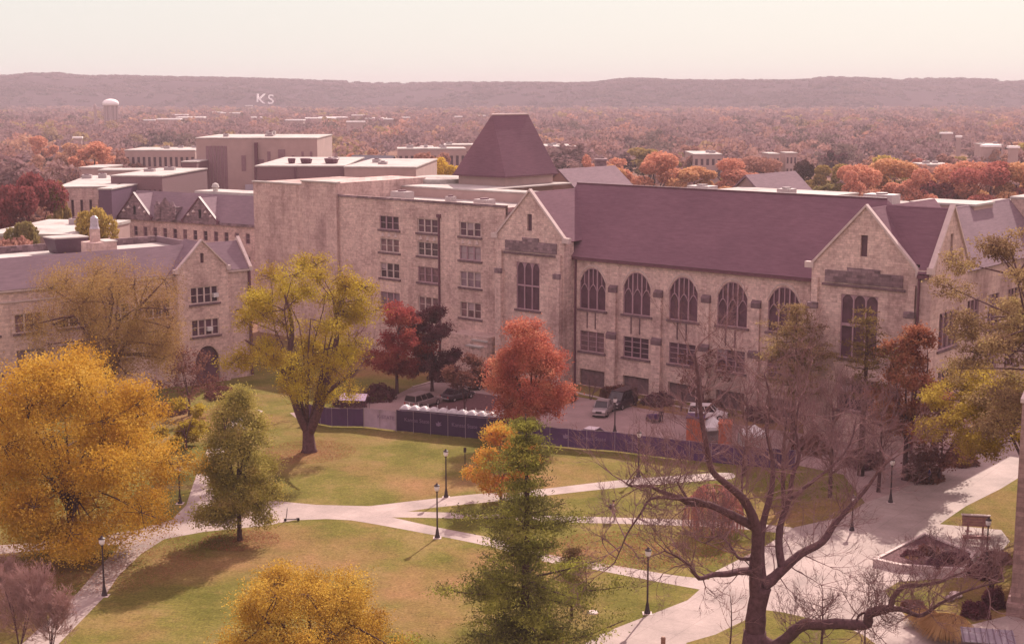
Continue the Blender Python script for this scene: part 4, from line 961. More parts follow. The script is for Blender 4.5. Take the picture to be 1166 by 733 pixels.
pine_tree('tall thin trunked pine crossing the big window of the right gable', wpt(980, 541), 17.3, 8.0, lambda f: 2.6 * math.sin(math.pi * (f * .7 + .25)) + .2, 11, PINED, 9, .3, per=5, npt=22, tuft=.42, size=.34)
leafy_tree('pine_tree', 'large tawny green pine leaning in from the right edge behind the stone tower', (45.5, 112), 28.6, 11.2, 9.5, 'round', 84, 90000, .20, PINEP, 10, BARK_P, trunk_r=.5, lobe=(.11, .18), clump=.07, stretch=.75, hollow=.3, vis_limb=.7)
leafy_tree('oak_tree', 'mustard yellow boughed tree over the plaza beside the stone tower', (46.5, 121), 14.6, 10.8, 6.6, 'dome', 50, 66000, .20, leaf('mustard_leaf', [(.24, .14, .04), (.38, .26, .05), (.52, .38, .07)], .4, .3), 13, BARK_P, trunk_r=.4, lobe=(.12, .18), clump=.075, stretch=.7, hollow=.3, vis_limb=.7)

# ------------------------------------------------------------------ bare trees
def px_path(P, Y0, dy=None):      # outline points of a limb read at a distance Y0 (+ its own depth offsets)
    return [aty(p[0], p[1], Y0 + (p[2] if len(p) > 2 else 0)) for p in P]
by = at(859, 742).y
bx = at(859, 742)
bt = empty('bare_tree', (bx.x, bx.y, 0), 0, 'great leafless tree with sinuous plum limbs in front of the plaza', 'tree')
off = Vector((bx.x, bx.y, 0)); T = MB(); TW = MB(); rr = random.Random(99)
LIMBS = [
 ([(859,748,0),(860,715,0),(862,690,0),(868,668,0)], .80, .62),
 ([(862,690,0),(860,650,-.3),(862,620,-.6),(860,597,-1),(848,570,-1.6),(830,553,-2.2),(811,536,-2.8),(805,510,-3),(798,470,-3.4),(795,430,-3.6),(791,402,-3.6)], .50, .07),
 ([(861,600,-.6),(845,592,-1),(832,585,-1.4),(806,574,-2),(786,573,-2.6),(772,566,-3),(752,559,-3.4),(739,553,-4),(720,553,-4.6),(713,550,-5)], .36, .05),
 ([(806,574,-2),(790,568,-3),(772,568,-4),(752,566,-5),(739,569,-6),(731,582,-6.4),(715,606,-7),(708,622,-7.2),(700,640,-7.4)], .15, .03),
 ([(785,572,-2.6),(778,560,-2.4),(770,547,-2.2)], .13, .05),
 ([(862,650,0),(842,650,-1),(829,653,-2),(811,654,-3),(796,658,-3.8),(786,645,-4.4),(772,634,-5),(757,627,-5.5)], .34, .04),
 ([(864,636,0),(850,636,.6),(840,634,1),(829,618,1.8),(817,610,2.6),(803,618,3),(792,612,3.6)], .16, .03),
 ([(868,668,0),(878,660,.3),(891,648,.6),(912,630,1.2),(936,617,1.8),(949,598,2.4),(965,580,3),(985,558,3.6),(1004,532,4),(1020,520,4.4)], .48, .05),
 ([(891,648,.6),(887,622,1.4),(889,596,2),(898,570,2.6),(902,543,3),(910,518,3.4),(906,484,3.8),(912,450,4)], .34, .05),
 ([(868,668,0),(866,630,.8),(869,595,1.5),(878,560,2.2),(880,525,2.6),(873,490,3),(877,455,3.3),(870,425,3.6)], .36, .05),
 ([(898,570,2.6),(925,548,3.4),(948,530,4),(968,505,4.8),(975,475,5.2)], .16, .04),
 ([(862,724,0),(880,735,-.8),(894,728,-1.2),(907,716,-1.8),(918,710,-2),(931,711,-2.2),(952,709.6,-2.6),(975,711,-3),(988,710,-3.2),(989,700,-3.4),(999,695,-3.6),(1008,693,-3.8)], .46, .30),
 ([(1006,694,-3.8),(1014,690,-3.9),(1017,680,-4),(1028,668,-4.2),(1044,666.5,-4.5),(1070,662,-5),(1084,656,-5.4),(1100,650,-5.8)], .26, .05),
 ([(1006,694,-3.8),(1026,693,-4),(1044,700,-4.4),(1054,698,-4.6),(1070,687,-5),(1096,674,-5.4),(1122,666,-5.8),(1143,661,-6.2)], .22, .04),
 ([(975,711,-3),(978,700,-3),(987,697,-3.2)], .10, .06),
]
for P, r0, r1 in LIMBS:
    sp = spline([tuple(q) for q in px_path(P, bx.y)], 3); n = len(sp)
    pts = [Vector(p) - off for p in sp]; rad = [r0 + (r1 - r0) * (i / (n - 1)) ** .8 for i in range(n)]
    rad = [r * (1 + rr.uniform(-.07, .07)) for r in rad]
    T.tube(pts, rad, 8)
    if r0 > .7: continue
    for i in range(3, n, 1):
        if rr.random() < .45 + .6 * i / n:
            d = (pts[i] - pts[i-1]).normalized(); ax = Vector((rr.gauss(0, 1), rr.gauss(0, 1), rr.gauss(.25, .8))).normalized()
            low = P[0][1] > 690 or r1 < .045
            twigs_from(TW, pts[i], (d * .55 + ax).normalized(), rr.uniform(1.5, 2.6) * (.72 if low else 1), .05, 4 , rr, 3, .55, .10, 3)
T.tube([(0, 0, -.3), (0, 0, .5), (0, 0, 1.5)], [1.15, .9, .8], 10)
T.build('trunk', BARK_P, bt, smooth=True); TW.build('twigs', TWIG, bt)

def bare_tree(label, base, height, seed, r=.16, spread=.5, depth=4, mat=None, tm=None, group=None, n0=5, kids=3, fork=.3, cat='tree', name='bare_tree', up=.14, stems=1):
    rr = random.Random(seed); root = empty(name, (base[0], base[1], 0), 0, label, cat, group)
    T = MB(); W = MB()
    for s_ in range(stems):
        lx = rr.uniform(-.25, .25) * (stems > 1); top = Vector((lx * height, rr.uniform(-.1, .1) * height * (stems > 1), height * .72))
        pts = curve_pts((lx * .3, 0, -.1), top, 0, 7, .06, rr); T.tube(pts, [r * (1 - .1 * i) for i in range(8)], 6)
        for i in range(2 if fork < .35 else 3, 8):
            for k in range(n0 // 2 + 1):
                t = rr.uniform(0, 6.28); d = Vector((math.cos(t), math.sin(t), rr.uniform(.3, 1.1))).normalized()
                twigs_from(W, pts[i], d, height * rr.uniform(.16, .26) * (1 - .05 * i), r * .42, depth - 1, rr, 3, spread, up, kids)
    T.build('trunk', mat or BARK_P, root, smooth=True); W.build('twigs', tm or TWIG, root); return root
bare_tree('leafless purplish tree in the shade behind the great bare tree', wpt(893, 578), 12.6, 201, .24, depth=5, n0=7, fork=.25)
bare_tree('leafless mauve tree by the far lamp right of the great bare tree', wpt(945, 566), 11.8, 202, .22, depth=5, n0=7, fork=.25)
bare_tree('leafless tree with dense twigs near the plaza shade edge', wpt(1000, 560), 10.5, 203, .2, depth=4, n0=7, fork=.25)
bare_tree('leafless slender tree behind the banner fence near the orange bins', wpt(848, 540), 11.5, 204, .18, depth=4, n0=6)
bare_tree('thin leafless tree on the lawn between the walks behind the bare limbs', wpt(846, 592), 9.5, 224, .13, depth=4, n0=5)
bare_tree('leafless tree with upright trunk in front of the third arched window', wpt(792, 505), 12.5, 205, .17, depth=3, n0=4)
bare_tree('leafless grey tree against the blank wall beside the crimson maple', wpt(398, 455), 13, 206, .2, depth=3, n0=5)
bare_tree('small leafless tree rising from the grass wedge at the bottom', wpt(934, 742), 5.2, 207, .11, depth=3, n0=3, tm=TWIG)
bare_tree('young leafless tree in the plaza paving right of the small one', wpt(986, 752), 6.3, 208, .07, depth=3, n0=2, tm=TWIG_L)
bare_tree('small leafless sapling just left of the great bare trunk', wpt(830, 742), 5.6, 209, .07, depth=3, n0=2, tm=TWIG_L)
bare_tree('reddish leafless bush beside the lower walk right of the pine', wpt(668, 668), 3.6, 210, .06, depth=3, n0=3, stems=2, tm=TWIG_L)
bare_tree('bare pinkish bush in front of the banner fence by the lamp', wpt(737, 537), 3.4, 211, .05, depth=3, n0=3, stems=3, tm=TWIG_L)
bare_tree('tangled bare bush along the hall basement below the first window', wpt(672, 455), 3.6, 212, .06, depth=3, n0=3, stems=3)
bare_tree('tangled bare bush below the second hall window', wpt(725, 462), 3.6, 213, .06, depth=3, n0=3, stems=3)
bare_tree('tangled bare bush below the third hall window', wpt(775, 468), 3.4, 214, .06, depth=3, n0=3, stems=3)
bare_tree('tangled bare bush below the fourth hall window', wpt(835, 474), 3.8, 215, .06, depth=3, n0=3, stems=3)
bare_tree('bare shrub before the base of the right gable', wpt(950, 522), 4.5, 216, .06, depth=3, n0=4, stems=3)
bare_tree('bare shrub between the rusty tree and the plaza', wpt(1043, 552), 4.0, 217, .06, depth=3, n0=4, stems=3)
bare_tree('bare pinkish shrub in the bottom left corner', wpt(22, 735), 5.8, 218, .06, depth=5, n0=5, stems=5, tm=TWIG_L, kids=3)
bare_tree('bare pinkish shrub beside the lower left walk', wpt(58, 742), 4.4, 219, .05, depth=5, n0=4, stems=4, tm=TWIG_L, kids=3)
bare_tree('mauve leafless shrub at the left edge under the golden maple', wpt(12, 690), 4.2, 220, .05, depth=4, n0=5, stems=4, tm=TWIG_L)
bare_tree('bare twiggy shrub overhanging the planter wall', wpt(1062, 640), 3.2, 221, .05, depth=3, n0=3, stems=3)
bare_tree('dark bare bush against the stone tower', wpt(1128, 672), 3.8, 222, .06, depth=3, n0=4, stems=4)
# weeping shrub with hanging strands
wb = wpt(812, 608); e = empty('weeping_tree', (*wb, 0), 0, 'low reddish weeping tree with hanging strands behind the bare limbs', 'tree')
W = MB(); rr = random.Random(5)
for i in range(420):
    t = rr.uniform(0, 6.28); q = rr.uniform(.25, 1) ** .6 * 2.5; zt = 4.6 * math.sqrt(max(.05, 1 - (q / 2.9) ** 2)); x, y = q * math.cos(t), q * math.sin(t)
    W.tube([(x*.55, y*.55, zt + .1), (x, y, zt), (x * 1.08, y * 1.08, zt * .55), (x * 1.1, y * 1.1, rr.uniform(.1, .8))], [.02, .018, .015, .012], 3, cap=False)
W.build('hanging_twigs', plain('red_twig', (.42, .16, .13), .9), e)
T = MB(); T.tube([(0, 0, 0), (.1, 0, 2.4), (0, 0, 4.2)], [.16, .13, .06], 6)
for k in range(9): t = k * .7; T.tube(curve_pts((0, 0, 3.2), (math.cos(t) * 1.5, math.sin(t) * 1.5, 4.2), .1, 4), [.06, .05, .04, .03, .02], 4)
T.build('trunk', BARK_P, e)

# ------------------------------------------------------------------ shrubs and grasses
def shrub(label, base, rx, h, mat, seed, n=2600, size=.16, name='shrub', cat='shrub', ry=None, group=None):
    r_ = np.random.default_rng(seed); ry = ry or rx
    root = empty(name, (base[0], base[1], 0), 0, label, cat, group)
    d = r_.normal(size=(n, 3)); d /= np.linalg.norm(d, axis=1)[:, None]; d[:, 2] = np.abs(d[:, 2])
    k = .82 + .18 * np.sin(d[:, 0] * 5 + seed) * np.cos(d[:, 1] * 4 + seed)
    C = d * (k * r_.uniform(.55, 1, n) ** .5)[:, None] * np.array([rx, ry, h]) + r_.normal(size=(n, 3)) * .05
    C[:, 2] = np.maximum(C[:, 2], .05)
    quads_mesh('foliage', leaf_quads(C, size), mat, root)
    T = MB()
    for i in range(7): t = i * .9; T.tube([(0, 0, 0), (math.cos(t) * rx * .5, math.sin(t) * ry * .5, h * .6)], [.04, .02], 4)
    T.build('stem', BARK, root); return root
def grass_clump(label, base, rx, h, mat, seed, n=900):
    r_ = np.random.default_rng(seed); root = empty('ornamental_grass', (base[0], base[1], 0), 0, label, 'ornamental grass')
    t = r_.uniform(0, 2 * math.pi, n); q = r_.uniform(0, 1, n) ** .5; o = np.stack([np.cos(t), np.sin(t), t * 0], 1); per = np.stack([-np.sin(t), np.cos(t), t * 0], 1) * .02
    b0 = o * (q * rx * .25)[:, None]; m_ = o * (q * rx * .7)[:, None] + np.array([0, 0, 1]) * (h * (1 - .25 * q))[:, None]; e_ = o * (q * rx * 1.15)[:, None] + np.array([0, 0, 1]) * (h * (1 - .75 * q))[:, None]
    V = np.concatenate([np.stack([b0 - per, b0 + per, m_ + per, m_ - per], 1), np.stack([m_ - per, m_ + per, e_ + per * .3, e_ - per * .3], 1)])
    quads_mesh('blades', V, mat, root); m = MB(); m.lathe([(rx * .25, 0), (rx * .2, .15), (.02, .2)], 8); m.build('crown_base', BARK, root)
STRAW = leaf('straw_blade', [(.34, .18, .08), (.50, .30, .14), (.60, .40, .20)], .4)
grass_clump('tan ornamental grass mound near the metal roofed hut', wpt(1078, 726), 2.0, 1.8, STRAW, 1, 1800)
grass_clump('tan ornamental grass tuft behind the mound', wpt(1052, 712), 1.4, 1.3, STRAW, 2, 1100)
grass_clump('pale flowering grass inside the planter wall', wpt(1038, 640), .7, .7, STRAW, 3, 500)
shrub('dark plum brown bush at the foot of the stone tower', wpt(1112, 700), 1.3, 1.2, MAROON, 4, 3400)
shrub('brown hedge clump between the planter and stone tower', wpt(1120, 655), 1.7, 1.0, MAROON, 5, 3600)
shrub('low plum coloured bush left of the stone tower base', wpt(1132, 690), 1.0, 1.8, MAROON, 6, 2600)
shrub('tan brown hedge behind the wooden bench shelter by the tower', wpt(1135, 638), 1.6, .9, BROWNL, 7, 2600)
shrub('brown bush on the small island of grass', wpt(1040, 692), 1.1, .7, BROWNL, 8, 1800)
for i, (x, y, r0, h0, mt, lb) in enumerate([(640, 456, 2.2, 2.0, BROWNL, 'brown bush at the hall corner beside the red maple'), (700, 452, 2.2, 1.8, BROWNL, 'brown bush against the hall basement behind the van'),
        (750, 460, 2.4, 1.7, PLUM, 'plum bush against the basement between second and third window'), (808, 468, 2.4, 1.6, BROWNL, 'brown bush against the basement below the fourth window'), (868, 478, 2.6, 2.0, PLUM, 'plum bush against the basement below the fifth window'),
        (925, 514, 2.4, 2.2, BROWNL, 'brown bush at the inner corner of the right gable'), (985, 530, 2.6, 2.0, PLUM, 'plum bush below the big right gable window'), (1052, 546, 2.4, 1.8, BROWNL, 'brown bush at the corner under the side gable'), (1094, 528, 2.2, 1.6, BROWNL, 'brown bush under the side gable windows'),
        (432, 455, 2.6, 2.4, MAROON, 'dark maroon bush beneath the crimson maple'), (505, 432, 2.6, 2.6, MAROON, 'dark maroon bush left of the stone porch'), (400, 462, 2.6, 1.8, PLUM, 'plum bush behind the fork of the lawn oak'),
        (255, 452, 2.6, 1.6, BROWNL, 'brown bush at the right foot of the left building'), (190, 470, 3, 1.6, BROWNL, 'brown bush at the gabled bay of the left building'), (150, 500, 3, 2, OLIVE, 'olive bush between golden maple and left building')]):
    shrub(lb, wpt(x, y), r0, h0, mt, 20 + i, 2400, .26)

# ------------------------------------------------------------------ trees of the town
KIND = {
 'orange': [(.62, .29, .19), (.62, .34, .18), (.58, .26, .18)], 'rust': [(.38, .19, .15), (.42, .22, .16), (.35, .18, .15)], 'bare': [(.28, .165, .165), (.32, .19, .18), (.26, .155, .165)],
 'olive': [(.34, .23, .08), (.44, .31, .08), (.26, .20, .08)], 'dark': [(.10, .05, .045), (.09, .075, .04), (.13, .05, .06)], 'red': [(.26, .075, .075), (.44, .15, .12)], 'yellow': [(.62, .42, .07)]}
FAR = hue_leaf('town_foliage', .35)
TRK = BARK
def far_crown(seed, n, size, shape):
    r_ = np.random.default_rng(seed); C = []
    L = lobes_in(ENV[shape], 11, .26, .42, seed)
    for l in L:
        m = n // 11; d = r_.normal(size=(m, 3)); d /= np.linalg.norm(d, axis=1)[:, None]; d[:, 2] *= .8
        C.append(l[:3] * np.array([1, 1, 1]) + d * (l[3] * (.65 + .35 * r_.uniform(size=m)))[:, None] * np.array([1, 1, .62]))
    return np.concatenate(C)
protos = {}
def far_proto(kind, var, near):
    key = (kind, var, near)
    if key in protos: return protos[key]
    r_ = np.random.default_rng(hash(kind) % 1000 if False else sum(map(ord, kind)) + var * 17)
    shape = ('round', 'oval', 'dome')[var % 3]; n = {2: 9000, 1: 2600, 0: 900}[near]
    C = far_crown(sum(map(ord, kind)) + var, n, .1, shape); C = C * np.array([4.6, 4.6, 7.6]) + np.array([0, 0, 2.2])
    if kind == 'bare': C = C[::2]
    Q = leaf_quads(C, {2: .42, 1: .75, 0: 1.15}[near]); pal = np.array(KIND[kind]); c = pal[var % len(pal)] * (1 + r_.normal(size=(len(C), 1)) * .06)
    z = (C[:, 2:3] - 2) / 8; c = np.clip(c, .01, 1); c = np.concatenate([c, np.ones((len(C), 1))], 1)
    root = empty('town_tree', (0, 0, -500), 0, 'x', 'tree')
    cr = quads_mesh('crown', Q, FAR, root, c); T = MB(); T.tube([(0, 0, -.3), (0, 0, 2.5), (.2, 0, 7)], [.32, .25, .1], 6)
    for k in range(5): t = k * 1.3; T.tube(curve_pts((0, 0, 2.4), (math.cos(t) * 2.4, math.sin(t) * 2.4, 6.5 + k % 2), .05, 3), [.14, .1, .07, .04], 4, cap=False)
    T.build('trunk', TRK, root); protos[key] = root; root['used'] = 0; return root
def far_tree(kind, x, y, s, sz=None, label=None, group=None, near=0, var=None):
    var = rr.randrange(3) if var is None else var; p = far_proto(kind, var, near)
    o = p if not p['used'] else copy_tree(p)
    p['used'] = 1; o['used'] = 1
    o.location = (x, y, 0); o.scale = (s, s, sz or s); o.rotation_euler = (0, 0, rr.uniform(0, 6.28))
    o['label'] = label; 
    if group: o['group'] = group
    return o
rr = random.Random(17)
def tree_px(kind, px, ptop, D, wpx, label, near=1, var=None):   # a tree whose top shows at ptop
    D = D * (1.0 if D < 240 else 1.12 if px < 200 else 1.45); t = aty(px, ptop, D); s = wpx * (1.5 if px > 600 else 1.15) / F_PX * D / 9.4
    return far_tree(kind, t.x, D, s, max(.3, t.z / 10.6), label, None, near, var)
hand = [
 ('red', 32, 199, 243, 80, 'dark red bushy tree at the left picture edge', 2, 0), ('olive', 66, 205, 247, 34, 'yellow olive tree hugging the dark red one', 2, 0), ('olive', 107, 232, 236, 52, 'round olive orange tree in front of the white roofed stone building', 2, 1),
 ('olive', 25, 247, 226, 50, 'spiky yellow green treetop before the white shed roof at left', 2, 2), ('rust', 15, 265, 220, 60, 'rusty low tree in front of the white shed roof', 1, 0), ('rust', 60, 268, 220, 50, 'rust brown low tree left of the ventilation hood', 1, 1),
 ('bare', 28, 175, 330, 90, 'broad brown treetop above the dark red tree', 1, 0), ('bare', 75, 178, 340, 56, 'tan brown treetop left of the white strips of roof', 1, 1), ('orange', 46, 154, 620, 30, 'small bright orange tree among mauve ones at upper left', 1, 0),
 ('orange', 107, 160, 470, 50, 'orange brown tree above the white roofs at upper left', 1, 0), ('rust', 80, 163, 480, 46, 'rust tree beside the orange brown one at upper left', 1, 1), ('orange', 168, 174, 470, 46, 'orange tree just above the brown block', 1, 2), ('rust', 140, 178, 460, 40, 'rust tree left of the orange one above the brown block', 1, 2),
 ('yellow', 507, 176, 262, 50, 'yellow tree beside the left slope of the pyramid roof', 2, 0), ('olive', 472, 186, 262, 46, 'olive yellow tree left of the yellow one near the pyramid roof', 2, 1), ('rust', 492, 170, 330, 40, 'rosy tree behind the yellow one near the pyramid roof', 1, 0),
 ('orange', 746, 171, 300, 56, 'round pinkish orange tree behind the middle of the hall roof', 2, 0), ('orange', 700, 186, 300, 30, 'orange tree between the square chimney and the round orange tree', 2, 1), ('orange', 668, 176, 330, 20, 'small orange tree behind the square chimney', 1, 2),
 ('orange', 790, 188, 300, 50, 'low orange tree right of the round orange one', 2, 1), ('orange', 838, 180, 310, 60, 'orange tree behind the right gabled range', 2, 2), ('rust', 865, 176, 330, 50, 'brown orange tree just above the right gabled range', 2, 0),
 ('dark', 917, 182, 300, 24, 'dark plum evergreen right of the right gabled range', 2, 0), ('olive', 945, 186, 296, 40, 'tan olive tree right of the dark plum one', 2, 0), ('orange', 985, 186, 270, 52, 'coral orange tree above the white strip roof', 2, 0), ('orange', 1020, 178, 280, 60, 'tall coral orange tree in the row at right', 2, 1), ('orange', 1050, 192, 265, 40, 'small coral tree between the two tall ones at right', 2, 2),
 ('red', 1128, 184, 262, 64, 'deep coral red tree behind the right white roof', 2, 1), ('orange', 1100, 182, 270, 60, 'big coral tree right of centre in the right row', 2, 0), ('orange', 1160, 182, 262, 56, 'coral tree cut by the right picture edge', 2, 1), ('orange', 968, 194, 262, 30, 'small coral tree at the left end of the coral row', 2, 2),
 ('olive', 740, 168, 420, 40, 'olive tan tree peeping over the round orange tree', 1, 0), ('dark', 610, 180, 330, 30, 'dark tree hidden beside the right slope of the pyramid roof', 1, 0), ('bare', 640, 160, 420, 60, 'mauve bare tree right of the pyramid roof', 1, 0), ('bare', 1140, 160, 520, 60, 'mauve bare tree above the coral row at right', 1, 1)]
for k_, px, pt, D, w_, lb, nr, vr in hand: tree_px(k_, px, pt, D, w_, lb, nr, vr)
LB = {'orange': 'orange tree among the autumn trees of the town', 'rust': 'rust brown tree among the autumn trees of the town', 'bare': 'mauve brown leafless tree among the autumn trees of the town',
      'olive': 'olive tan tree among the autumn trees of the town', 'dark': 'dark evergreen among the autumn trees of the town', 'red': 'dark red tree among the autumn trees of the town', 'yellow': 'yellow tree among the autumn trees of the town'}
def blocked(px, D): return (px < 480 and D < 400) or D < 250
cnt = 0; tries = 0
while cnt < 262 and tries < 6000:
    tries += 1
    D = 300 + 420 * rr.random() ** 1.3; px = rr.uniform(-20, 1190); x = (px - 583) / 1621 * D
    if 180 < px < 480 and D < 420: continue
    if px < 200 and D < 330: continue
    if 395 < px < 460 and D < 440: continue
    kd = rr.choices(['bare', 'rust', 'orange', 'olive', 'dark', 'red'], [48, 22, 10, 9, 7, 4])[0]; s = rr.uniform(.8, 1.45)
    far_tree(kd, x, D, s, s * rr.uniform(.8, 1.0), LB[kd], 'autumn trees of the town', 1 if D < 450 else 0); cnt += 1
# the wood beyond reads as one mass
nC = 3600; D = 640 + (2480 - 640) * rng.uniform(0, 1, nC) ** .62; px = rng.uniform(-60, 1226, nC); X = (px - 583) / 1621 * D
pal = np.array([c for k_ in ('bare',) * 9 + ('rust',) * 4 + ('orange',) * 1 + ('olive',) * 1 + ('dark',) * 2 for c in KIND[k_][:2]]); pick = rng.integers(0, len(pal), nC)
Qs = []; cs = []
base_c = [far_crown(900 + i, 230, .1, ('round', 'dome', 'oval')[i % 3]) for i in range(9)]
for i in range(nC):
    s = rng.uniform(.8, 1.6); c = base_c[i % 9] * np.array([10.5 * s, 10.5 * s, 8.6 * s]) + np.array([X[i], D[i], 1.0])
    if D[i] > 1300: c = c[::2]
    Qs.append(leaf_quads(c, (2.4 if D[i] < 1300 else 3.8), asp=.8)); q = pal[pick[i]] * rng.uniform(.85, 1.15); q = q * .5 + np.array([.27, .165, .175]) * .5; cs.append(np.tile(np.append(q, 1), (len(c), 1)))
tag(quads_mesh('distant_woodland', np.concatenate(Qs), FAR, None, np.concatenate(cs)), 'mauve and rust coloured autumn woodland filling the valley to the hills', 'woodland', kind='stuff')
# woods on the hills
nC = 5200; D = rng.uniform(2450, 3600, nC); X = (rng.uniform(-60, 1226, nC) - 583) / 1621 * D; Zt = terrain_height(X, D)
den = np.sin(X / 130. + D / 260.) + .8 * np.sin(X / 61. - D / 97. + 2) + .6 * np.sin(D / 55.); keep = ((den + rng.normal(size=nC) * .5 > -.5) & (D < 3520) | (rng.uniform(size=nC) < .10)) & ~((np.abs(X - hp_ks[0]) < 45) & (D < hp_ks[1] + 15) & (D > hp_ks[1] - 330))
Qs = []; cs = []
for i in np.where(keep)[0]:
    c = base_c[i % 9][::2] * np.array([12, 12, 5.]) + np.array([X[i], D[i], Zt[i] - 1]); Qs.append(leaf_quads(c, 5, asp=.8)); q = (pal[pick[i % 3600]] * .08 + np.array([.125, .072, .085]) * (.95 if den[i] > .3 else 1.12)) * rng.uniform(.9, 1.1); cs.append(np.tile(np.append(q, 1), (len(c), 1)))
tag(quads_mesh('hill_woodland', np.concatenate(Qs), FAR, None, np.concatenate(cs)), 'hazy mauve woods on the slopes of the far ridge', 'woodland', kind='stuff')
# ------------------------------------------------------------------ lamps
def lamp_post(px, py, ptop, label):
    p = at(px, py); h = 0
    d = math.hypot(p.x, p.y); z = CAM_H + aty(px, ptop, p.y).z - CAM_H; h = max(3.2, z)
    e = empty('street_lamp', p, 0, label, 'street lamp', 'dark globe lamps along the walks')
    m = MB(); m.lathe([(.24, 0), (.24, .12), (.17, .3), (.12, .7), (.075, .9), (.06, h - .75), (.10, h - .72), (.10, h - .62)], 10); m.build('pole', POLE, e)
    g = MB(); g.lathe([(.10, h - .62), (.20, h - .5), (.23, h - .3), (.19, h - .16)], 12); g.build('globe', LAMPG, e)
    c = MB(); c.lathe([(.26, h - .16), (.24, h - .10), (.12, h - .02), (.03, h + .12)], 12); c.build('cap', POLE, e)
    f = MB(); f.box(-.35, .35, -.35, .35, .0, .03); f.build('footing', TRIM, e)
for a in ((119, 678, 611, 'lamp post beside the lower left walk under the golden maple'), (205, 573, 530, 'lamp post between the golden maple and the small oval maple'), (508, 566, 512, 'lamp post on the upper lawn left of the young orange tree'),
          (498, 612, 551, 'lamp post at the edge of the lower walk in mid lawn'), (737, 698, 624, 'lamp post at the plaza edge in the lower right lawn'), (727, 543, 491, 'lamp post on the lawn before the banner fence'),
          (700, 492, 452, 'lamp post in the yard in front of the dark van'), (1123, 640, 590, 'short lamp post beside the wooden bench shelter'), (970, 604, 580, 'lamp post in the shade behind the great bare tree'), (1014, 572, 522, 'lamp post in the shade at the far plaza edge')):
    lamp_post(*a)
p = at(529.5, 532); m = MB(); m.lathe([(.05, 0), (.045, 2.0)], 6); m.box(-.14, .14, -.03, .03, 1.6, 2.1); o = m.build('sign_post', POLE); o.location = p; tag(o, 'thin dark post on the shaded lawn behind the upper lamp', 'post')
p = at(755, 740); m = MB(); m.lathe([(.16, 0), (.16, .8), (.19, .85), (.12, 1.0)], 10); o = m.build('bollard', plain('wood_post', (.26, .13, .09))); o.location = p; tag(o, 'short brown bollard in the plaza at the bottom edge', 'bollard')
p = at(675, 697); m = MB(); m.lathe([(.42, 0), (.42, .05), (.3, .09)], 12); o = m.build('utility_cover', TRIM); o.location = p; tag(o, 'pale round utility cover in the grass beside the pine sapling', 'utility cover')

# ------------------------------------------------------------------ fence and units
def fence_run(name, px, h, mat, label, n, mesh_mat=None, texts=()):
    P = [at(*q) for q in px]; e = empty(name, P[0], 0, label, 'fence'); o0 = P[0]; W = MB(); T = MB()
    seg = []; 
    for a, b_ in zip(P[:-1], P[1:]):
        k = max(1, round((b_ - a).length / 2.4)); seg += [a.lerp(b_, i / k) for i in range(k)]
    seg.append(P[-1]); r_ = random.Random(len(seg))
    for i, (a, b_) in enumerate(zip(seg[:-1], seg[1:])):
        nn = (b_ - a).cross(Vector((0, 0, 1))).normalized(); q = 5; prev = None
        for j in range(q + 1):
            c = a.lerp(b_, j / q) - o0 + nn * (.05 * math.sin(j / q * math.pi) * r_.choice((-1, 1, .4)))
            top = h - .05 * math.sin(j / q * math.pi)
            cur = (Vector((c.x, c.y, .12)), Vector((c.x, c.y, top)))
            if prev: W.poly([prev[0], cur[0], cur[1], prev[1]]); W.poly([x + nn * -.012 for x in (prev[1], cur[1], cur[0], prev[0])])
            prev = cur
    for a in seg:
        c = a - o0; T.tube([(c.x, c.y, 0), (c.x, c.y, h + .08)], .035, 6)
        t = MB()
    for a, b_ in zip(seg[:-1], seg[1:]):
        T.tube([a - o0 + Vector((0, 0, h + .02)), b_ - o0 + Vector((0, 0, h + .02))], .025, 5)
    W.build('banner', mat, e); T.build('fence_frame', plain('fence_metal', (.28, .2, .24), .5) if 'fence_metal' not in bpy.data.materials else bpy.data.materials['fence_metal'], e)
    for (t, q, zz, size, mt) in texts:
        i = 0; L = [(b_ - a).length for a, b_ in zip(P[:-1], P[1:])]; s = q * sum(L)
        while i < len(L) - 1 and s > L[i]: s -= L[i]; i += 1
        a, b_ = P[i], P[i+1]; dirn = (b_ - a).normalized(); pos = a + dirn * s - o0; nn = dirn.cross(Vector((0, 0, 1))).normalized()
        pos = pos + nn * .10; pos.z = zz; ang = math.atan2(dirn.y, dirn.x)
        if t == '*':
            m = MB(); m.poly([(-.35, 0, -.25), (-.05, 0, -.3), (.35, 0, -.1), (.12, 0, -.02), (.3, 0, .22), (.02, 0, .12), (-.12, 0, .32), (-.18, 0, .05), (-.42, 0, .1)]); l = m.build('emblem', mt, e); l.location = pos; l.rotation_euler = (0, 0, ang)
        else: text_mesh('lettering', t, size, mt, e, pos, (R(90), 0, ang), .004)
    return e
fence_run('banner_fence', [(352, 481), (378, 486), (414, 486.5)], 2.2, PURPLE, 'purple banner fence sagging behind the forked oak', 2)
fence_run('banner_fence', [(414.5, 486.5), (451, 491)], 2.3, LILAC, 'short pale lilac printed stretch of banner fence left of the white domes', 2, texts=[('K-STATE', .7, 1.5, .6, LETTER)])
fence_run('hoarding_fence', [(451.5, 491), (530, 499), (605, 506)], 2.5, PURPLE_D, 'dark purple hoarding hiding the row of white domed units', 6, texts=[('Kansas State', .16, 1.5, .62, LETTER), ('*', .33, 1.4, 1, LETTER), ('Kansas State', .52, 1.45, .62, LETTER), ('Kansas State', .86, 1.35, .5, LETTER)])
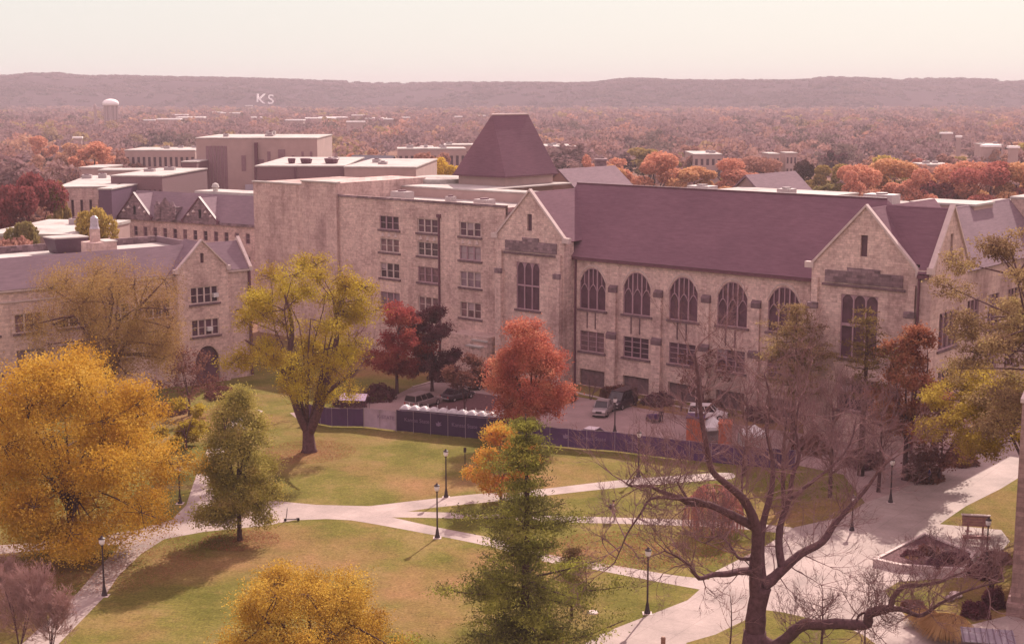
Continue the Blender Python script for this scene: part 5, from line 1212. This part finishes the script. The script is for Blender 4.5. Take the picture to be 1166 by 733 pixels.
fence_run('banner_fence', [(605.5, 506), (668, 512), (700, 514), (760, 522), (835, 530), (905, 536)], 2.15, PURPLE, 'long purple banner fence from the red maple to the bare tree', 12, texts=[('*', .14, 1.35, 1, LETTER), ('Kansas State', .24, 1.3, .6, LETTER), ('Kansas State', .42, 1.3, .6, LETTER), ('*', .55, 1.3, 1, LETTER), ('Kansas State', .68, 1.3, .6, LETTER), ('*', .85, 1.3, 1, LETTER)])
A, B_ = at(453, 487.5), at(607, 502)
proto = None; DOME = plain('milky_roof', (.5, .45, .46), .4, var=.05); CAB = plain('dark_cabin', (.09, .045, .10), .5)
for i in range(14):
    p = A.lerp(B_, (i + .5) / 14) + Vector((.35, .8, 0))
    if proto is None:
        e = proto = empty('portable_toilet', p, math.atan2((B_ - A).y, (B_ - A).x), 'portable toilet with a white domed roof in the row behind the dark hoarding', 'portable toilet', 'portable toilets behind the hoarding')
        m = MB(); m.box(-.52, .52, -.52, .52, .1, 2.25); m.box(-.56, .56, -.56, .56, 0, .1); m.build('cabin', CAB, e, bevel=.03)
        m = MB(); m.box(-.38, .38, -.55, -.525, .2, 2.1); m.build('door', plain('cabin_door', (.16, .10, .18), .5), e)
        m = MB(); n0 = 9
        for a in range(n0):
            for b_ in range(n0):
                f = lambda i_, j_: (-.57 + 1.14 * i_ / n0, -.57 + 1.14 * j_ / n0, 2.26 + .42 * (max(0, math.sin(math.pi * i_ / n0) * math.sin(math.pi * j_ / n0)) ** .6))
                m.poly([f(a, b_), f(a+1, b_), f(a+1, b_+1), f(a, b_+1)])
        m.box(-.58, .58, -.58, .58, 2.2, 2.262); m.build('roof', DOME, e, smooth=False)
        m = MB(); m.lathe([(.04, 2.3), (.04, 2.85)], 6, (.3, .3)); m.build('vent_pipe', WHITE, e)
    else:
        e = copy_tree(proto); e.location = p
# orange bins / containers near the bare tree
def skip(px, py, w_, d_, h, label, rz=-.2, mat=None, lid=None):
    p = at(px, py); e = empty('storage_container', p, rz, label, 'container'); m = MB(); m.box(-w_/2, w_/2, 0, d_, .12, h)
    n = int(w_ / .35)
    for i in range(n): x = -w_/2 + w_ * (i + .3) / n; m.box(x, x + .12, -.06, -.001, .2, h - .1)
    m.build('body', mat or ORB, e)
    m = MB(); m.box(-w_/2 - .06, w_/2 + .06, -.1, d_ + .06, h, h + .12); m.build('lid', lid or PURPLE, e)
    m = MB(); m.box(-w_/2 + .1, -w_/2 + .3, -.02, .2, 0, .12); m.box(w_/2 - .3, w_/2 - .1, -.02, .2, 0, .12); m.build('foot', POLE, e)
ORB = plain('orange_steel', (.45, .12, .06), .55, var=.35, scale=2)
skip(791, 506, 1.9, 2.2, 2.9, 'orange steel container with a purple lid behind the fence')
skip(825, 510, 1.4, 2.2, 2.6, 'smaller orange container right of the purple lidded one', lid=ORB)
def tent(px, py, w_, h, label):
    p = at(px, py); e = empty('canopy_tent', p, .2, label, 'tent'); m = MB(); a = w_ / 2
    t = (0, 0, h + .9); c = [(-a, -a, h), (a, -a, h), (a, a, h), (-a, a, h)]
    for i in range(4): m.poly([c[i], c[(i+1) % 4], t])
    for i in range(4): m.poly([c[i], c[(i+1) % 4], (*c[(i+1) % 4][:2], h - .35), (*c[i][:2], h - .35)])
    m.build('canopy', WHITE, e); m = MB(); m.poly([(-a, a, .1), (a, a, .1), (a, a, h), (-a, a, h)]); m.build('side_wall', WHITE, e)
    for x, y, _ in c: l = MB(); l.lathe([(.035, 0), (.035, h)], 6, (x, y)); l.build('leg', POLE, e)
tent(812, 506, 2.4, 2.2, 'white canopy tent between the two orange containers'); tent(858, 515, 2.6, 2.2, 'white canopy tent right of the orange containers')
# low white site cabins glimpsed left of the domes
p = at(404, 474); e = empty('canopy_tent', p, -.15, 'small lilac and white striped canopy behind the forked oak', 'tent')
m = MB(); m.poly([(-1.6, -1.2, 2.2), (1.6, -1.2, 2.2), (1.6, 0, 2.8), (-1.6, 0, 2.8)]); m.poly([(1.6, 1.2, 2.2), (-1.6, 1.2, 2.2), (-1.6, 0, 2.8), (1.6, 0, 2.8)]); m.build('canopy', LILAC, e)
for x in (-1.5, 1.5):
    for y in (-1.1, 1.1): l = MB(); l.lathe([(.03, 0), (.03, 2.25)], 5, (x, y)); l.build('leg', POLE, e)

# ------------------------------------------------------------------ vehicles
def lerp(a, b, t): return a + (b - a) * t
def vehicle(name, cat, label, px, py, rz, paint, kind='suv', L=4.8, W=1.85):
    p = at(px, py); e = empty(name, p, rz, label, cat)
    P = {'suv': dict(H=1.78, belt=1.02, cab=[(-2.32, 1.02), (-2.15, 1.70), (.35, 1.74), (1.0, 1.06)], hood=.98, bed=False),
         'van': dict(H=2.1, belt=1.15, cab=[(-2.35, 1.15), (-2.3, 2.1), (1.0, 2.1), (1.75, 1.15)], hood=1.1, bed=False),
         'pickup': dict(H=1.75, belt=1.02, cab=[(-.75, 1.02), (-.55, 1.72), (.75, 1.72), (1.25, 1.06)], hood=1.04, bed=True),
         'sedan': dict(H=1.42, belt=.88, cab=[(-1.75, .9), (-1.05, 1.38), (.3, 1.40), (1.05, .92)], hood=.84, bed=False)}[kind]
    k = L / 4.8; hw = W / 2; b = P['belt']; hd = P['hood']
    # body: stations along the length, each a rounded section
    prof = [(-2.4, .45, b - .12, .86), (-2.34, .28, b - .02, .95), (-1.9, .24, b, 1), (0, .22, b, 1), (1.0, .22, b, 1), (1.3, .23, hd, .99), (2.0, .26, hd - .08, .96), (2.32, .32, hd - .2, .90), (2.4, .42, hd - .34, .82)]
    m = MB(); rings = []
    for (x, z0, z1, q) in prof:
        w = hw * q; mid = (z0 + z1) * .5
        rings.append([(x * k, -w * .9, z0), (x * k, -w, z0 + .14), (x * k, -w, mid), (x * k, -w * .97, z1 - .08), (x * k, -w * .88, z1), (x * k, w * .88, z1), (x * k, w * .97, z1 - .08), (x * k, w, mid), (x * k, w, z0 + .14), (x * k, w * .9, z0)])
    for r in rings: m.v += r
    n = 10
    for i in range(len(rings) - 1):
        for j in range(n): m.f.append((i*n+j, (i+1)*n+j, (i+1)*n+(j+1) % n, i*n+(j+1) % n))
    m.f.append(tuple(range(n))); m.f.append(tuple(reversed(range((len(rings)-1)*n, len(rings)*n))))
    body = m.build('body', paint, e, bevel=.02)
    if P['bed']:
        q = MB(); q.box(-2.25 * k, -.85 * k, -hw + .15, hw - .15, b + .003, b + .02); q.build('bed', RUBBER, e)
        q = MB()
        for s in (-1, 1): q.box(-2.35 * k, -.78 * k, s * hw * .93 - .05, s * hw * .93 + .05, b, b + .2)
        q.box(-2.38 * k, -2.3 * k, -hw * .9, hw * .9, b, b + .2); q.build('bed_side', paint, e)
    # cabin: roof shell and posts in paint, glass between
    c = P['cab']; wt = hw * .78; wb = hw * .90
    m = MB(); (x0, z0), (x1, z1), (x2, z2), (x3, z3) = [(a * k, z) for a, z in c]
    g = MB(); ins = .0
    g.v += [(x0, -wb, z0 - .02), (x1, -wt, z1), (x2, -wt, z2), (x3, -wb, z3 - .02), (x0, wb, z0 - .02), (x1, wt, z1), (x2, wt, z2), (x3, wb, z3 - .02)]
    g.f += [(0, 3, 2, 1), (4, 5, 6, 7), (0, 1, 5, 4), (3, 7, 6, 2), (1, 2, 6, 5), (0, 4, 7, 3)]
    g.build('window_glass', GLASS_C, e, bevel=.02)
    m.slab([(x1 - .03, -wt - .02, z1 + .06), (x2 + .05, -wt - .02, z2 + .06), (x2 + .05, wt + .02, z2 + .06), (x1 - .03, wt + .02, z1 + .06)], .09)
    for s in (-1, 1):
        for (xa, za, xb, zb) in ((x0, z0, x1, z1), (x3, z3, x2, z2), (lerp(x0, x3, .36), z0, lerp(x1, x2, .34), z1), (lerp(x0, x3, .64), z0, lerp(x1, x2, .67), z1)):
            m.tube([(xa, s * (wb + .005), za), (xb, s * (wt + .01), zb)], .055, 5)
    m.build('roof', paint, e)
    for x in (-1.45, 1.5):
        for s in (-1, 1):
            t = MB(); r_ = .36 if kind != 'sedan' else .32; cy = s * (hw - .1)
            pr = [(r_ * .62, -.12), (r_ * .94, -.12), (r_, -.07), (r_, .07), (r_ * .94, .12), (r_ * .62, .12)]
            i0 = 0; S = 16
            for rr_, yy in pr:
                for a in range(S): th = 2 * math.pi * a / S; t.v.append((x * k + rr_ * math.cos(th), cy + yy, r_ + rr_ * math.sin(th)))
            for i in range(5):
                for a in range(S): t.f.append((i*S+a, i*S+(a+1) % S, (i+1)*S+(a+1) % S, (i+1)*S+a))
            wh = t.build('wheel', RUBBER, e); rm = MB(); rm.v += [(x * k + r_ * .62 * math.cos(2*math.pi*a/S), cy + s * .10, r_ + r_ * .62 * math.sin(2*math.pi*a/S)) for a in range(S)] + [(x * k, cy + s * .04, r_)]
            rm.f += [(a, (a+1) % S, S) for a in range(S)]; rm.build('rim', CHROME, wh)
    for s in (-1, 1):
        h = MB(); h.box(2.26 * k, 2.40 * k, s * hw * .62 - .2, s * hw * .62 + .2, hd - .34, hd - .2); h.build('headlight', LAMPG, e)
        h = MB(); h.box(-2.42 * k, -2.3 * k, s * hw * .72 - .1, s * hw * .72 + .1, b - .38, b - .14); h.build('tail_light', TAIL, e)
    h = MB(); h.box(2.3 * k, 2.43 * k, -hw * .4, hw * .4, hd - .46, hd - .26); h.build('grille', RUBBER, e)
    h = MB(); h.box(2.28 * k, 2.45 * k, -hw * .85, hw * .85, .34, .5); h.box(-2.45 * k, -2.3 * k, -hw * .85, hw * .85, .38, .54); h.build('bumper', CHROME, e)
    h = MB(); h.box(1.0 * k, 1.16 * k, hw * .98, hw * 1.12, b - .02, b + .14); h.box(1.0 * k, 1.16 * k, -hw * 1.12, -hw * .98, b - .02, b + .14); h.build('mirror', paint, e)
    return e
GLASS_C = plain('car_glass', (.03, .015, .02), .12, var=.1, spec=.5)
CHROME = plain('chrome', (.55, .48, .48), .3, metal=.6, var=.05)
TAIL = plain('tail_red', (.4, .03, .03), .4)
PT_TAN = plain('taupe_paint', (.22, .15, .15), .35, metal=.1, var=.04, spec=.5)
PT_BLK = plain('black_paint', (.045, .022, .032), .3, var=.05, spec=.5)
PT_SIL = plain('silver_paint', (.30, .235, .24), .35, metal=.3, var=.04, spec=.5)
PT_WHT = plain('white_paint', (.70, .62, .62), .35, var=.04, spec=.5)
PT_PLM = plain('plum_paint', (.20, .12, .17), .35, var=.05, spec=.5)
vehicle('parked_suv', 'car', 'taupe suv with pale window trim parked left of the dark cars', 482, 462, R(55), PT_TAN, 'suv', 5.4, 1.95)
vehicle('parked_suv', 'car', 'black pickup sized car under the thin brown tree, nearer of the dark pair', 521, 454, R(48), PT_BLK, 'sedan', 4.8)
vehicle('parked_car', 'car', 'black car behind the nearer dark one beside the stone porch', 548, 441, R(50), PT_BLK, 'suv', 4.6)
vehicle('pickup_truck', 'pickup truck', 'silver fronted pickup facing the camera beside the dark van', 687, 471, R(-107), PT_SIL, 'pickup', 4.9)
vehicle('box_van', 'van', 'dark box van parked just behind the silver pickup', 708, 463, R(-125), PT_BLK, 'van', 4.8, 2.0)
vehicle('parked_car', 'car', 'plum car seen over the top of the purple banner fence', 677, 502, R(-28), PT_PLM, 'sedan', 4.6)
vehicle('parked_car', 'car', 'white car right of the bare trunk before the hall', 806, 477, R(-12), PT_WHT, 'suv', 4.6)
# utility cart with rider behind
p = at(744, 480); e = empty('utility_cart', p, R(-60), 'small purple utility cart in the yard right of the van', 'cart')
m = MB(); m.box(-.8, .7, -.45, .45, .35, .8); m.box(.2, .7, -.4, .4, .8, 1.0); m.build('body', PURPLE, e, bevel=.04)
for x in (-.55, .55):
    for y in (-.5, .5): w = MB(); w.tube([(x, y - .07, .25), (x, y + .07, .25)], .25, 12); w.build('wheel', RUBBER, e)
m = MB(); m.tube([(.6, -.35, .9), (.5, -.35, 1.3), (.5, .35, 1.3), (.6, .35, .9)], .03, 5); m.build('handle', POLE, e)
# pale kerbs of the yard
for P in ([(630, 440), (655, 447), (672, 451), (690, 455)], [(470, 441), (500, 433), (524, 426)], [(505, 474), (540, 468), (566, 470)], [(724, 455), (760, 461), (810, 470)]):
    m = MB(); q = [at(*p_) for p_ in P]
    for u0, u1 in zip(q[:-1], q[1:]):
        n_ = (u1 - u0).cross(Vector((0, 0, 1))).normalized() * .12; m.prism([u0 - n_, u1 - n_, u1 + n_, u0 + n_], 0, .14)
    tag(m.build('kerb', TRIM), 'pale concrete kerb in the yard', kind='structure')
# kick scooter
p = at(332, 593); e = empty('kick_scooter', p, R(4), 'dark electric kick scooter parked on the walk near the small maple', 'scooter')
m = MB(); m.box(-.45, .5, -.08, .08, .14, .2); m.build('deck', POLE, e, bevel=.01)
m = MB(); m.tube([(-.5, 0, .16), (-.42, 0, .6), (-.36, 0, 1.18)], .035, 6); m.build('stem', POLE, e)
m = MB(); m.tube([(-.36, -.26, 1.18), (-.36, .26, 1.18)], .025, 6); m.build('handlebar', POLE, e)
for x in (-.56, .6): w = MB(); w.tube([(x, -.03, .13), (x, .03, .13)], .13, 14); w.build('wheel', RUBBER, e)
m = MB(); m.box(.42, .72, -.06, .06, .26, .29); m.build('mudguard', POLE, e)

# ------------------------------------------------------------------ people
SKIN = plain('skin', (.50, .27, .20), .6, var=.04); HAIR = plain('dark_hair', (.05, .025, .02), .8)
def person(px, py, rz, label, shirt, trousers, pose='walk', hold=None, s=1.0):
    p = at(px, py); root = empty('person', p, rz, label, 'person'); root.scale = (s, s, s)
    J = {'pel': (0, 0, .95), 'wa': (0, 0, 1.12), 'ch': (.02, 0, 1.36), 'nk': (.03, 0, 1.50), 'hd0': (.04, 0, 1.58), 'hd': (.05, 0, 1.68),
         'hl': (0, .10, .90), 'kl': (.14, .10, .50), 'al': (.06, .10, .09), 'tl': (.22, .10, .04), 'hr': (0, -.10, .90), 'kr': (-.02, -.10, .49), 'ar': (-.28, -.10, .13), 'tr': (-.16, -.10, .04),
         'sl': (.02, .19, 1.42), 'el': (-.08, .24, 1.14), 'wl': (.04, .23, .90), 'fl': (.08, .22, .80), 'sr': (.02, -.19, 1.42), 'er': (.04, -.24, 1.13), 'wr': (.22, -.22, .94), 'fr': (.28, -.21, .86)}
    if pose == 'stand': J.update(kl=(.02, .11, .50), al=(0, .12, .09), tl=(.16, .12, .04), kr=(.02, -.11, .50), ar=(-.02, -.12, .09), tr=(.14, -.12, .04), wr=(.26, -.16, 1.05), fr=(.34, -.12, 1.08))
    if pose == 'sit':
        J = {k: (v[0], v[1], v[2] - .45) for k, v in J.items()}
        J.update(kl=(.42, .13, .52), al=(.40, .14, .09), tl=(.54, .14, .04), kr=(.42, -.13, .52), ar=(.38, -.14, .09), tr=(.52, -.14, .04), el=(.1, .25, .72), wl=(.3, .18, .62), fl=(.38, .15, .60), er=(.1, -.25, .72), wr=(.3, -.18, .62), fr=(.38, -.15, .60))
    def skin(name, edges, rad, mat, parent, sub=2):
        keys = []; [keys.append(k) for e_ in edges for k in e_ if k not in keys]
        me = bpy.data.meshes.new(name); me.from_pydata([J[k] for k in keys], [(keys.index(a), keys.index(b)) for a, b in edges], [])
        o = link_mesh(name, me, parent, mat); sk = o.modifiers.new('skin', 'SKIN'); sd = o.modifiers.new('sub', 'SUBSURF'); sd.levels = sd.render_levels = sub
        for v, k in zip(me.skin_vertices[0].data if me.skin_vertices else [], keys): pass
        bm = bmesh.new(); bm.from_mesh(me); ly = bm.verts.layers.skin.verify(); bm.verts.ensure_lookup_table()
        for i, k in enumerate(keys): r = rad[k]; bm.verts[i][ly].radius = r if isinstance(r, tuple) else (r, r); bm.verts[i][ly].use_root = (i == 0)
        bm.to_mesh(me); bm.free()
        dg = bpy.context.evaluated_depsgraph_get(); m2 = bpy.data.meshes.new_from_object(o.evaluated_get(dg)); m2.name = name
        o.modifiers.clear(); o.data = m2; m2.polygons.foreach_set('use_smooth', [True] * len(m2.polygons)); return o
    E = [('pel', 'wa'), ('wa', 'ch'), ('ch', 'nk'), ('nk', 'hd0'), ('hd0', 'hd'), ('pel', 'hl'), ('hl', 'kl'), ('kl', 'al'), ('al', 'tl'), ('pel', 'hr'), ('hr', 'kr'), ('kr', 'ar'), ('ar', 'tr'),
         ('ch', 'sl'), ('sl', 'el'), ('el', 'wl'), ('wl', 'fl'), ('ch', 'sr'), ('sr', 'er'), ('er', 'wr'), ('wr', 'fr')]
    RD = dict(pel=(.14, .11), wa=(.13, .10), ch=(.15, .12), nk=.06, hd0=.085, hd=.10, hl=.085, kl=.058, al=.042, tl=.04, hr=.085, kr=.058, ar=.042, tr=.04, sl=.06, el=.042, wl=.03, fl=.028, sr=.06, er=.042, wr=.03, fr=.028)
    b = skin('body', E, RD, SKIN, root)
    up = [e_ for e_ in E if e_[0] in ('pel', 'wa', 'ch', 'sl', 'el', 'sr', 'er') and e_[1] in ('wa', 'ch', 'sl', 'el', 'wl', 'sr', 'er', 'wr', 'nk')]
    R2 = {k: ((v[0] + .02, v[1] + .02) if isinstance(v, tuple) else v + .018) for k, v in RD.items()}; R2['nk'] = .075
    skin('shirt', up, R2, shirt, root); lo = [e_ for e_ in E if e_[0] in ('pel', 'hl', 'kl', 'hr', 'kr') and e_[1] in ('hl', 'kl', 'al', 'hr', 'kr', 'ar')]
    skin('trousers', lo, R2, trousers, root)
    h = J['hd']; m = MB(); m.lathe([(.108, h[2] - .02), (.118, h[2] + .05), (.10, h[2] + .11), (.05, h[2] + .145), (.01, h[2] + .15)], 12, (h[0] - .018, 0)); m.build('hair', HAIR, root, smooth=True)
    m = MB(); m.lathe([(.012, h[2] - .03), (.014, h[2] - .01), (.008, h[2] + .01)], 6, (h[0] + .105, 0)); m.build('nose', SKIN, root)
    return root
KHAKI = plain('khaki_cloth', (.42, .32, .25), .8); TANC = plain('tan_cloth', (.48, .36, .31), .8); NAVY = plain('navy_cloth', (.07, .05, .14), .8); DKC = plain('dark_cloth', (.06, .035, .05), .8)
pw = person(698, 592, R(-5), 'person in tan shirt and khaki trousers walking on the middle walk with a backpack', TANC, KHAKI, s=1.04)
q = at(698, 592); e = empty('backpack', q, R(-5), 'dark backpack on the back of the walking person', 'backpack')
m = MB(); m.box(-.34, -.14, -.16, .16, 1.02, 1.5); m.build('bag', DKC, e, bevel=.06); m = MB(); m.box(-.40, -.34, -.11, .11, 1.06, 1.28); m.build('pocket', POLE, e, bevel=.02)
m = MB()
for s in (-.11, .11): m.tube([(-.16, s, 1.48), (.0, s, 1.57), (.14, s, 1.45), (.12, s, 1.2), (-.14, s, 1.08)], .018, 5)
m.build('strap', POLE, e)
person(753, 481, R(-90), 'person in dark clothes standing behind the purple utility cart', DKC, DKC, 'stand')
person(1058, 551, R(150), 'person in navy top bending at the shaded plaza edge', NAVY, DKC, 'stand', s=1.0)

# ------------------------------------------------------------------ plaza furniture
# planter with a low stone kerb
PC = [(994, 643), (1053, 612.5), (1112, 635.5), (1100, 655), (1023, 650)]
pts = [at(*q) for q in PC]; c0 = sum(pts, Vector()) / len(pts); e = empty('stone_planter', c0, 0, 'low triangular planter with a pale kerb wall on the plaza', 'planter')
m = MB(); out = [p - c0 for p in pts]; inn = [p * (1 - .45 / p.length) for p in out]
for i in range(5):
    j = (i + 1) % 5; m.prism([out[i], out[j], inn[j], inn[i]], 0, .55)
m.build('kerb_wall', TRIM, e)
m = MB(); m.prism([p * .999 for p in inn], 0, .42); m.build('soil', MULCH, e)
r_ = np.random.default_rng(8)
for k, (a, b_, h, mt, nm) in enumerate([(1040, 632, .5, MAROON, 'dark ground shrub at the left of the planter'), (1058, 628, .7, BROWNL, 'brown ground shrub in the middle of the planter'), (1080, 637, .7, MAROON, 'dark ground shrub at the right of the planter'), (1068, 643, .5, PLUM, 'plum ground shrub at the front of the planter'), (1095, 640, .6, MAROON, 'dark ground shrub at the right tip of the planter')]):
    q = at(a, b_, .45); sh = shrub(nm, (q.x, q.y), 1.1, h, mt, 60 + k, 1500, .14); sh.location.z = .4
# wooden bench shelter
q = at(1110, 614); e = empty('bench_shelter', q, R(-9), 'brown wooden bench shelter with a slanted board panel on two posts', 'bench shelter')
WOOD = plain('brown_wood', (.24, .11, .10), .8, var=.25, scale=3)
for x in (-.62, .62): m = MB(); m.box(x - .07, x + .07, -.06, .06, 0, 2.0); m.build('post', WOOD, e)
m = MB()
for i in range(4): z = 1.28 + .22 * i; m.slab([(-1.15, -.35 + .1 * i, z), (1.15, -.35 + .1 * i, z), (1.15, -.27 + .1 * i, z + .21), (-1.15, -.27 + .1 * i, z + .21)], .05)
m.build('panel', WOOD, e); m = MB(); m.box(-1.2, 1.2, -.1, .28, 2.12, 2.2); m.build('top_board', TRIM, e)
m = MB(); m.box(-1.15, 1.15, -.75, -.35, .45, .53); m.build('seat', WOOD, e)
m = MB(); m.box(-1.15, 1.15, -.78, -.70, .28, .44); m.build('apron', WOOD, e)
for x in (-.9, .9): m = MB(); m.box(x - .05, x + .05, -.7, -.4, 0, .45); m.build('leg', WOOD, e)
m = MB(); m.box(-.85, -.3, -.25, .1, .72, .78); m.build('shelf', WOOD, e)
# metal roofed hut at the bottom edge
q = at(1123, 759); e = empty('metal_hut', q, R(-12), 'small dark hut with a ribbed metal roof at the bottom edge', 'hut')
zz = 2.05; m = MB(); m.box(-1.6, 1.6, -.9, .9, 0, zz); m.build('wall', plain('hut_metal', (.12, .07, .08), .5), e)
m = MB(); m.slab([(-1.7, -1.0, zz + .02), (1.7, -1.0, zz + .02), (1.7, 1.0, zz + .28), (-1.7, 1.0, zz + .28)], .06); rf = m.build('roof', plain('ribbed_metal', (.24, .19, .22), .7), e)
m = MB()
for i in range(9): x = -1.6 + .4 * i; m.slab([(x - .03, -1.0, zz + .07), (x + .03, -1.0, zz + .07), (x + .03, 1.0, zz + .33), (x - .03, 1.0, zz + .33)], .05)
m.build('rib', plain('rib_metal', (.15, .10, .13), .7), rf)
m = MB(); m.box(-.9, -.7, -.94, -.905, .9, 1.1); m.box(-.45, -.2, -.94, -.905, .8, 1.1); m.build('notice', WHITE, e)
# scattered boulders in the island bed
for k, (x, y, r0, lb) in enumerate([(1081, 683, .38, 'dark boulder on the grass island'), (1088, 679, .5, 'pale rock beside the dark boulder')]):
    q = at(x, y); bm = bmesh.new(); bmesh.ops.create_icosphere(bm, subdivisions=2, radius=r0)
    for v in bm.verts: v.co *= 1 + random.uniform(-.15, .15); v.co.z *= .6
    me = bpy.data.meshes.new('boulder'); bm.to_mesh(me); bm.free(); o = link_mesh('boulder', me, None, STAIN_SHADE if k == 0 else TRIM); o.location = (q.x, q.y, .15); tag(o, lb, 'rock')
# fallen leaves under the golden maple and on the lawn
def litter(label, cx, cy, rx, ry, n, mat, seed, size=.10):
    r_ = np.random.default_rng(seed); t = r_.uniform(0, 2*math.pi, n); q = r_.uniform(0, 1, n) ** .6
    C = np.stack([cx + np.cos(t) * q * rx, cy + np.sin(t) * q * ry, .035 + r_.uniform(0, .03, n)], 1); tag(quads_mesh('fallen_leaves', leaf_quads(C, size, flat=.85), mat), label, 'fallen leaves', kind='stuff')
g = wpt(84, 632); litter('rusty gold fallen leaves scattered under the big golden maple', g[0], g[1] - 1, 11, 9, 16000, RUSTY, 1, .085)
g = wpt(352, 514); litter('brown fallen leaves round the foot of the forked oak', g[0], g[1], 5, 5, 5000, RUSTY, 2, .09)
g = wpt(273, 615); litter('reddish fallen leaves round the small oval maple', g[0], g[1], 3.5, 3, 2500, RUSTY, 3, .11)
g = wpt(735, 625); litter('rusty fallen leaves across the strip between the walks', g[0], g[1], 9, 5, 7000, RUSTY, 4, .11)

# ------------------------------------------------------------------ light, sky, air
SUN_AZ = math.atan2(.36, .93)      # from +Y towards +X
SUN_EL = R(37)
sun = bpy.data.lights.new('sun', 'SUN'); sun.energy = SUN_E; sun.angle = R(.5); sun.color = SUN_C
so_ = bpy.data.objects.new('sun', sun); COL.objects.link(so_)
d = Vector((math.sin(SUN_AZ) * math.cos(SUN_EL), math.cos(SUN_AZ) * math.cos(SUN_EL), math.sin(SUN_EL)))
so_.rotation_euler = d.to_track_quat('Z', 'Y').to_euler(); so_.location = (0, 0, 200)
wd = bpy.data.worlds.new('World'); scene.world = wd; wd.use_nodes = True; nt = wd.node_tree; bg = nt.nodes['Background']
sk = N(nt, 'ShaderNodeTexSky', sky_type='NISHITA'); sk.sun_disc = False; sk.sun_elevation = SUN_EL; sk.sun_rotation = SUN_AZ
sk.dust_density = 2; sk.air_density = 1.0; sk.ozone_density = 1
# added sky tint for mauve shade: pale cream low down, brighter rose overhead
tc = N(nt, 'ShaderNodeTexCoord'); sx = N(nt, 'ShaderNodeSeparateXYZ'); nt.links.new(tc.outputs['Generated'], sx.inputs[0])
sky_tint = ramp(nt, sx.outputs[2], [(0, TINT_LOW), (.10, TINT_LOW), (.5, TINT_HI)])
vm = N(nt, 'ShaderNodeVectorMath', operation='SCALE'); nt.links.new(sky_tint, vm.inputs[0]); vm.inputs[3].default_value = TINT_S
nt.links.new(mixc(nt, TINT_F, sk.outputs[0], vm.outputs[0]), bg.inputs[0]); bg.inputs[1].default_value = SKY_S
hz = MB(); hz.box(-1800, 1800, -40, 3950, -1, 78)
hm_ = bpy.data.materials.new('haze_air'); hm_.use_nodes = True; nt = hm_.node_tree; nt.nodes.remove(nt.nodes['Principled BSDF'])
pv = N(nt, 'ShaderNodeVolumePrincipled'); pv.inputs['Color'].default_value = rgba(HAZE_C); pv.inputs['Density'].default_value = HAZE_D; pv.inputs['Anisotropy'].default_value = HAZE_G
nt.links.new(pv.outputs[0], nt.nodes['Material Output'].inputs['Volume'])
tag(hz.build('haze', hm_), 'pinkish autumn haze over the valley', kind='stuff')
for o in list(bpy.data.objects):
    if 'used' in o: del o['used']
vs = scene.view_settings; vs.view_transform = 'Standard'; vs.look = 'None'; vs.gamma = 1; vs.exposure = EXPO
scene.display_settings.display_device = 'sRGB'
scene.render.engine = 'CYCLES'; scene.cycles.max_bounces = 6; scene.cycles.volume_bounces = 0; scene.cycles.transparent_max_bounces = 8
scene.render.resolution_x = 1024; scene.render.resolution_y = 643
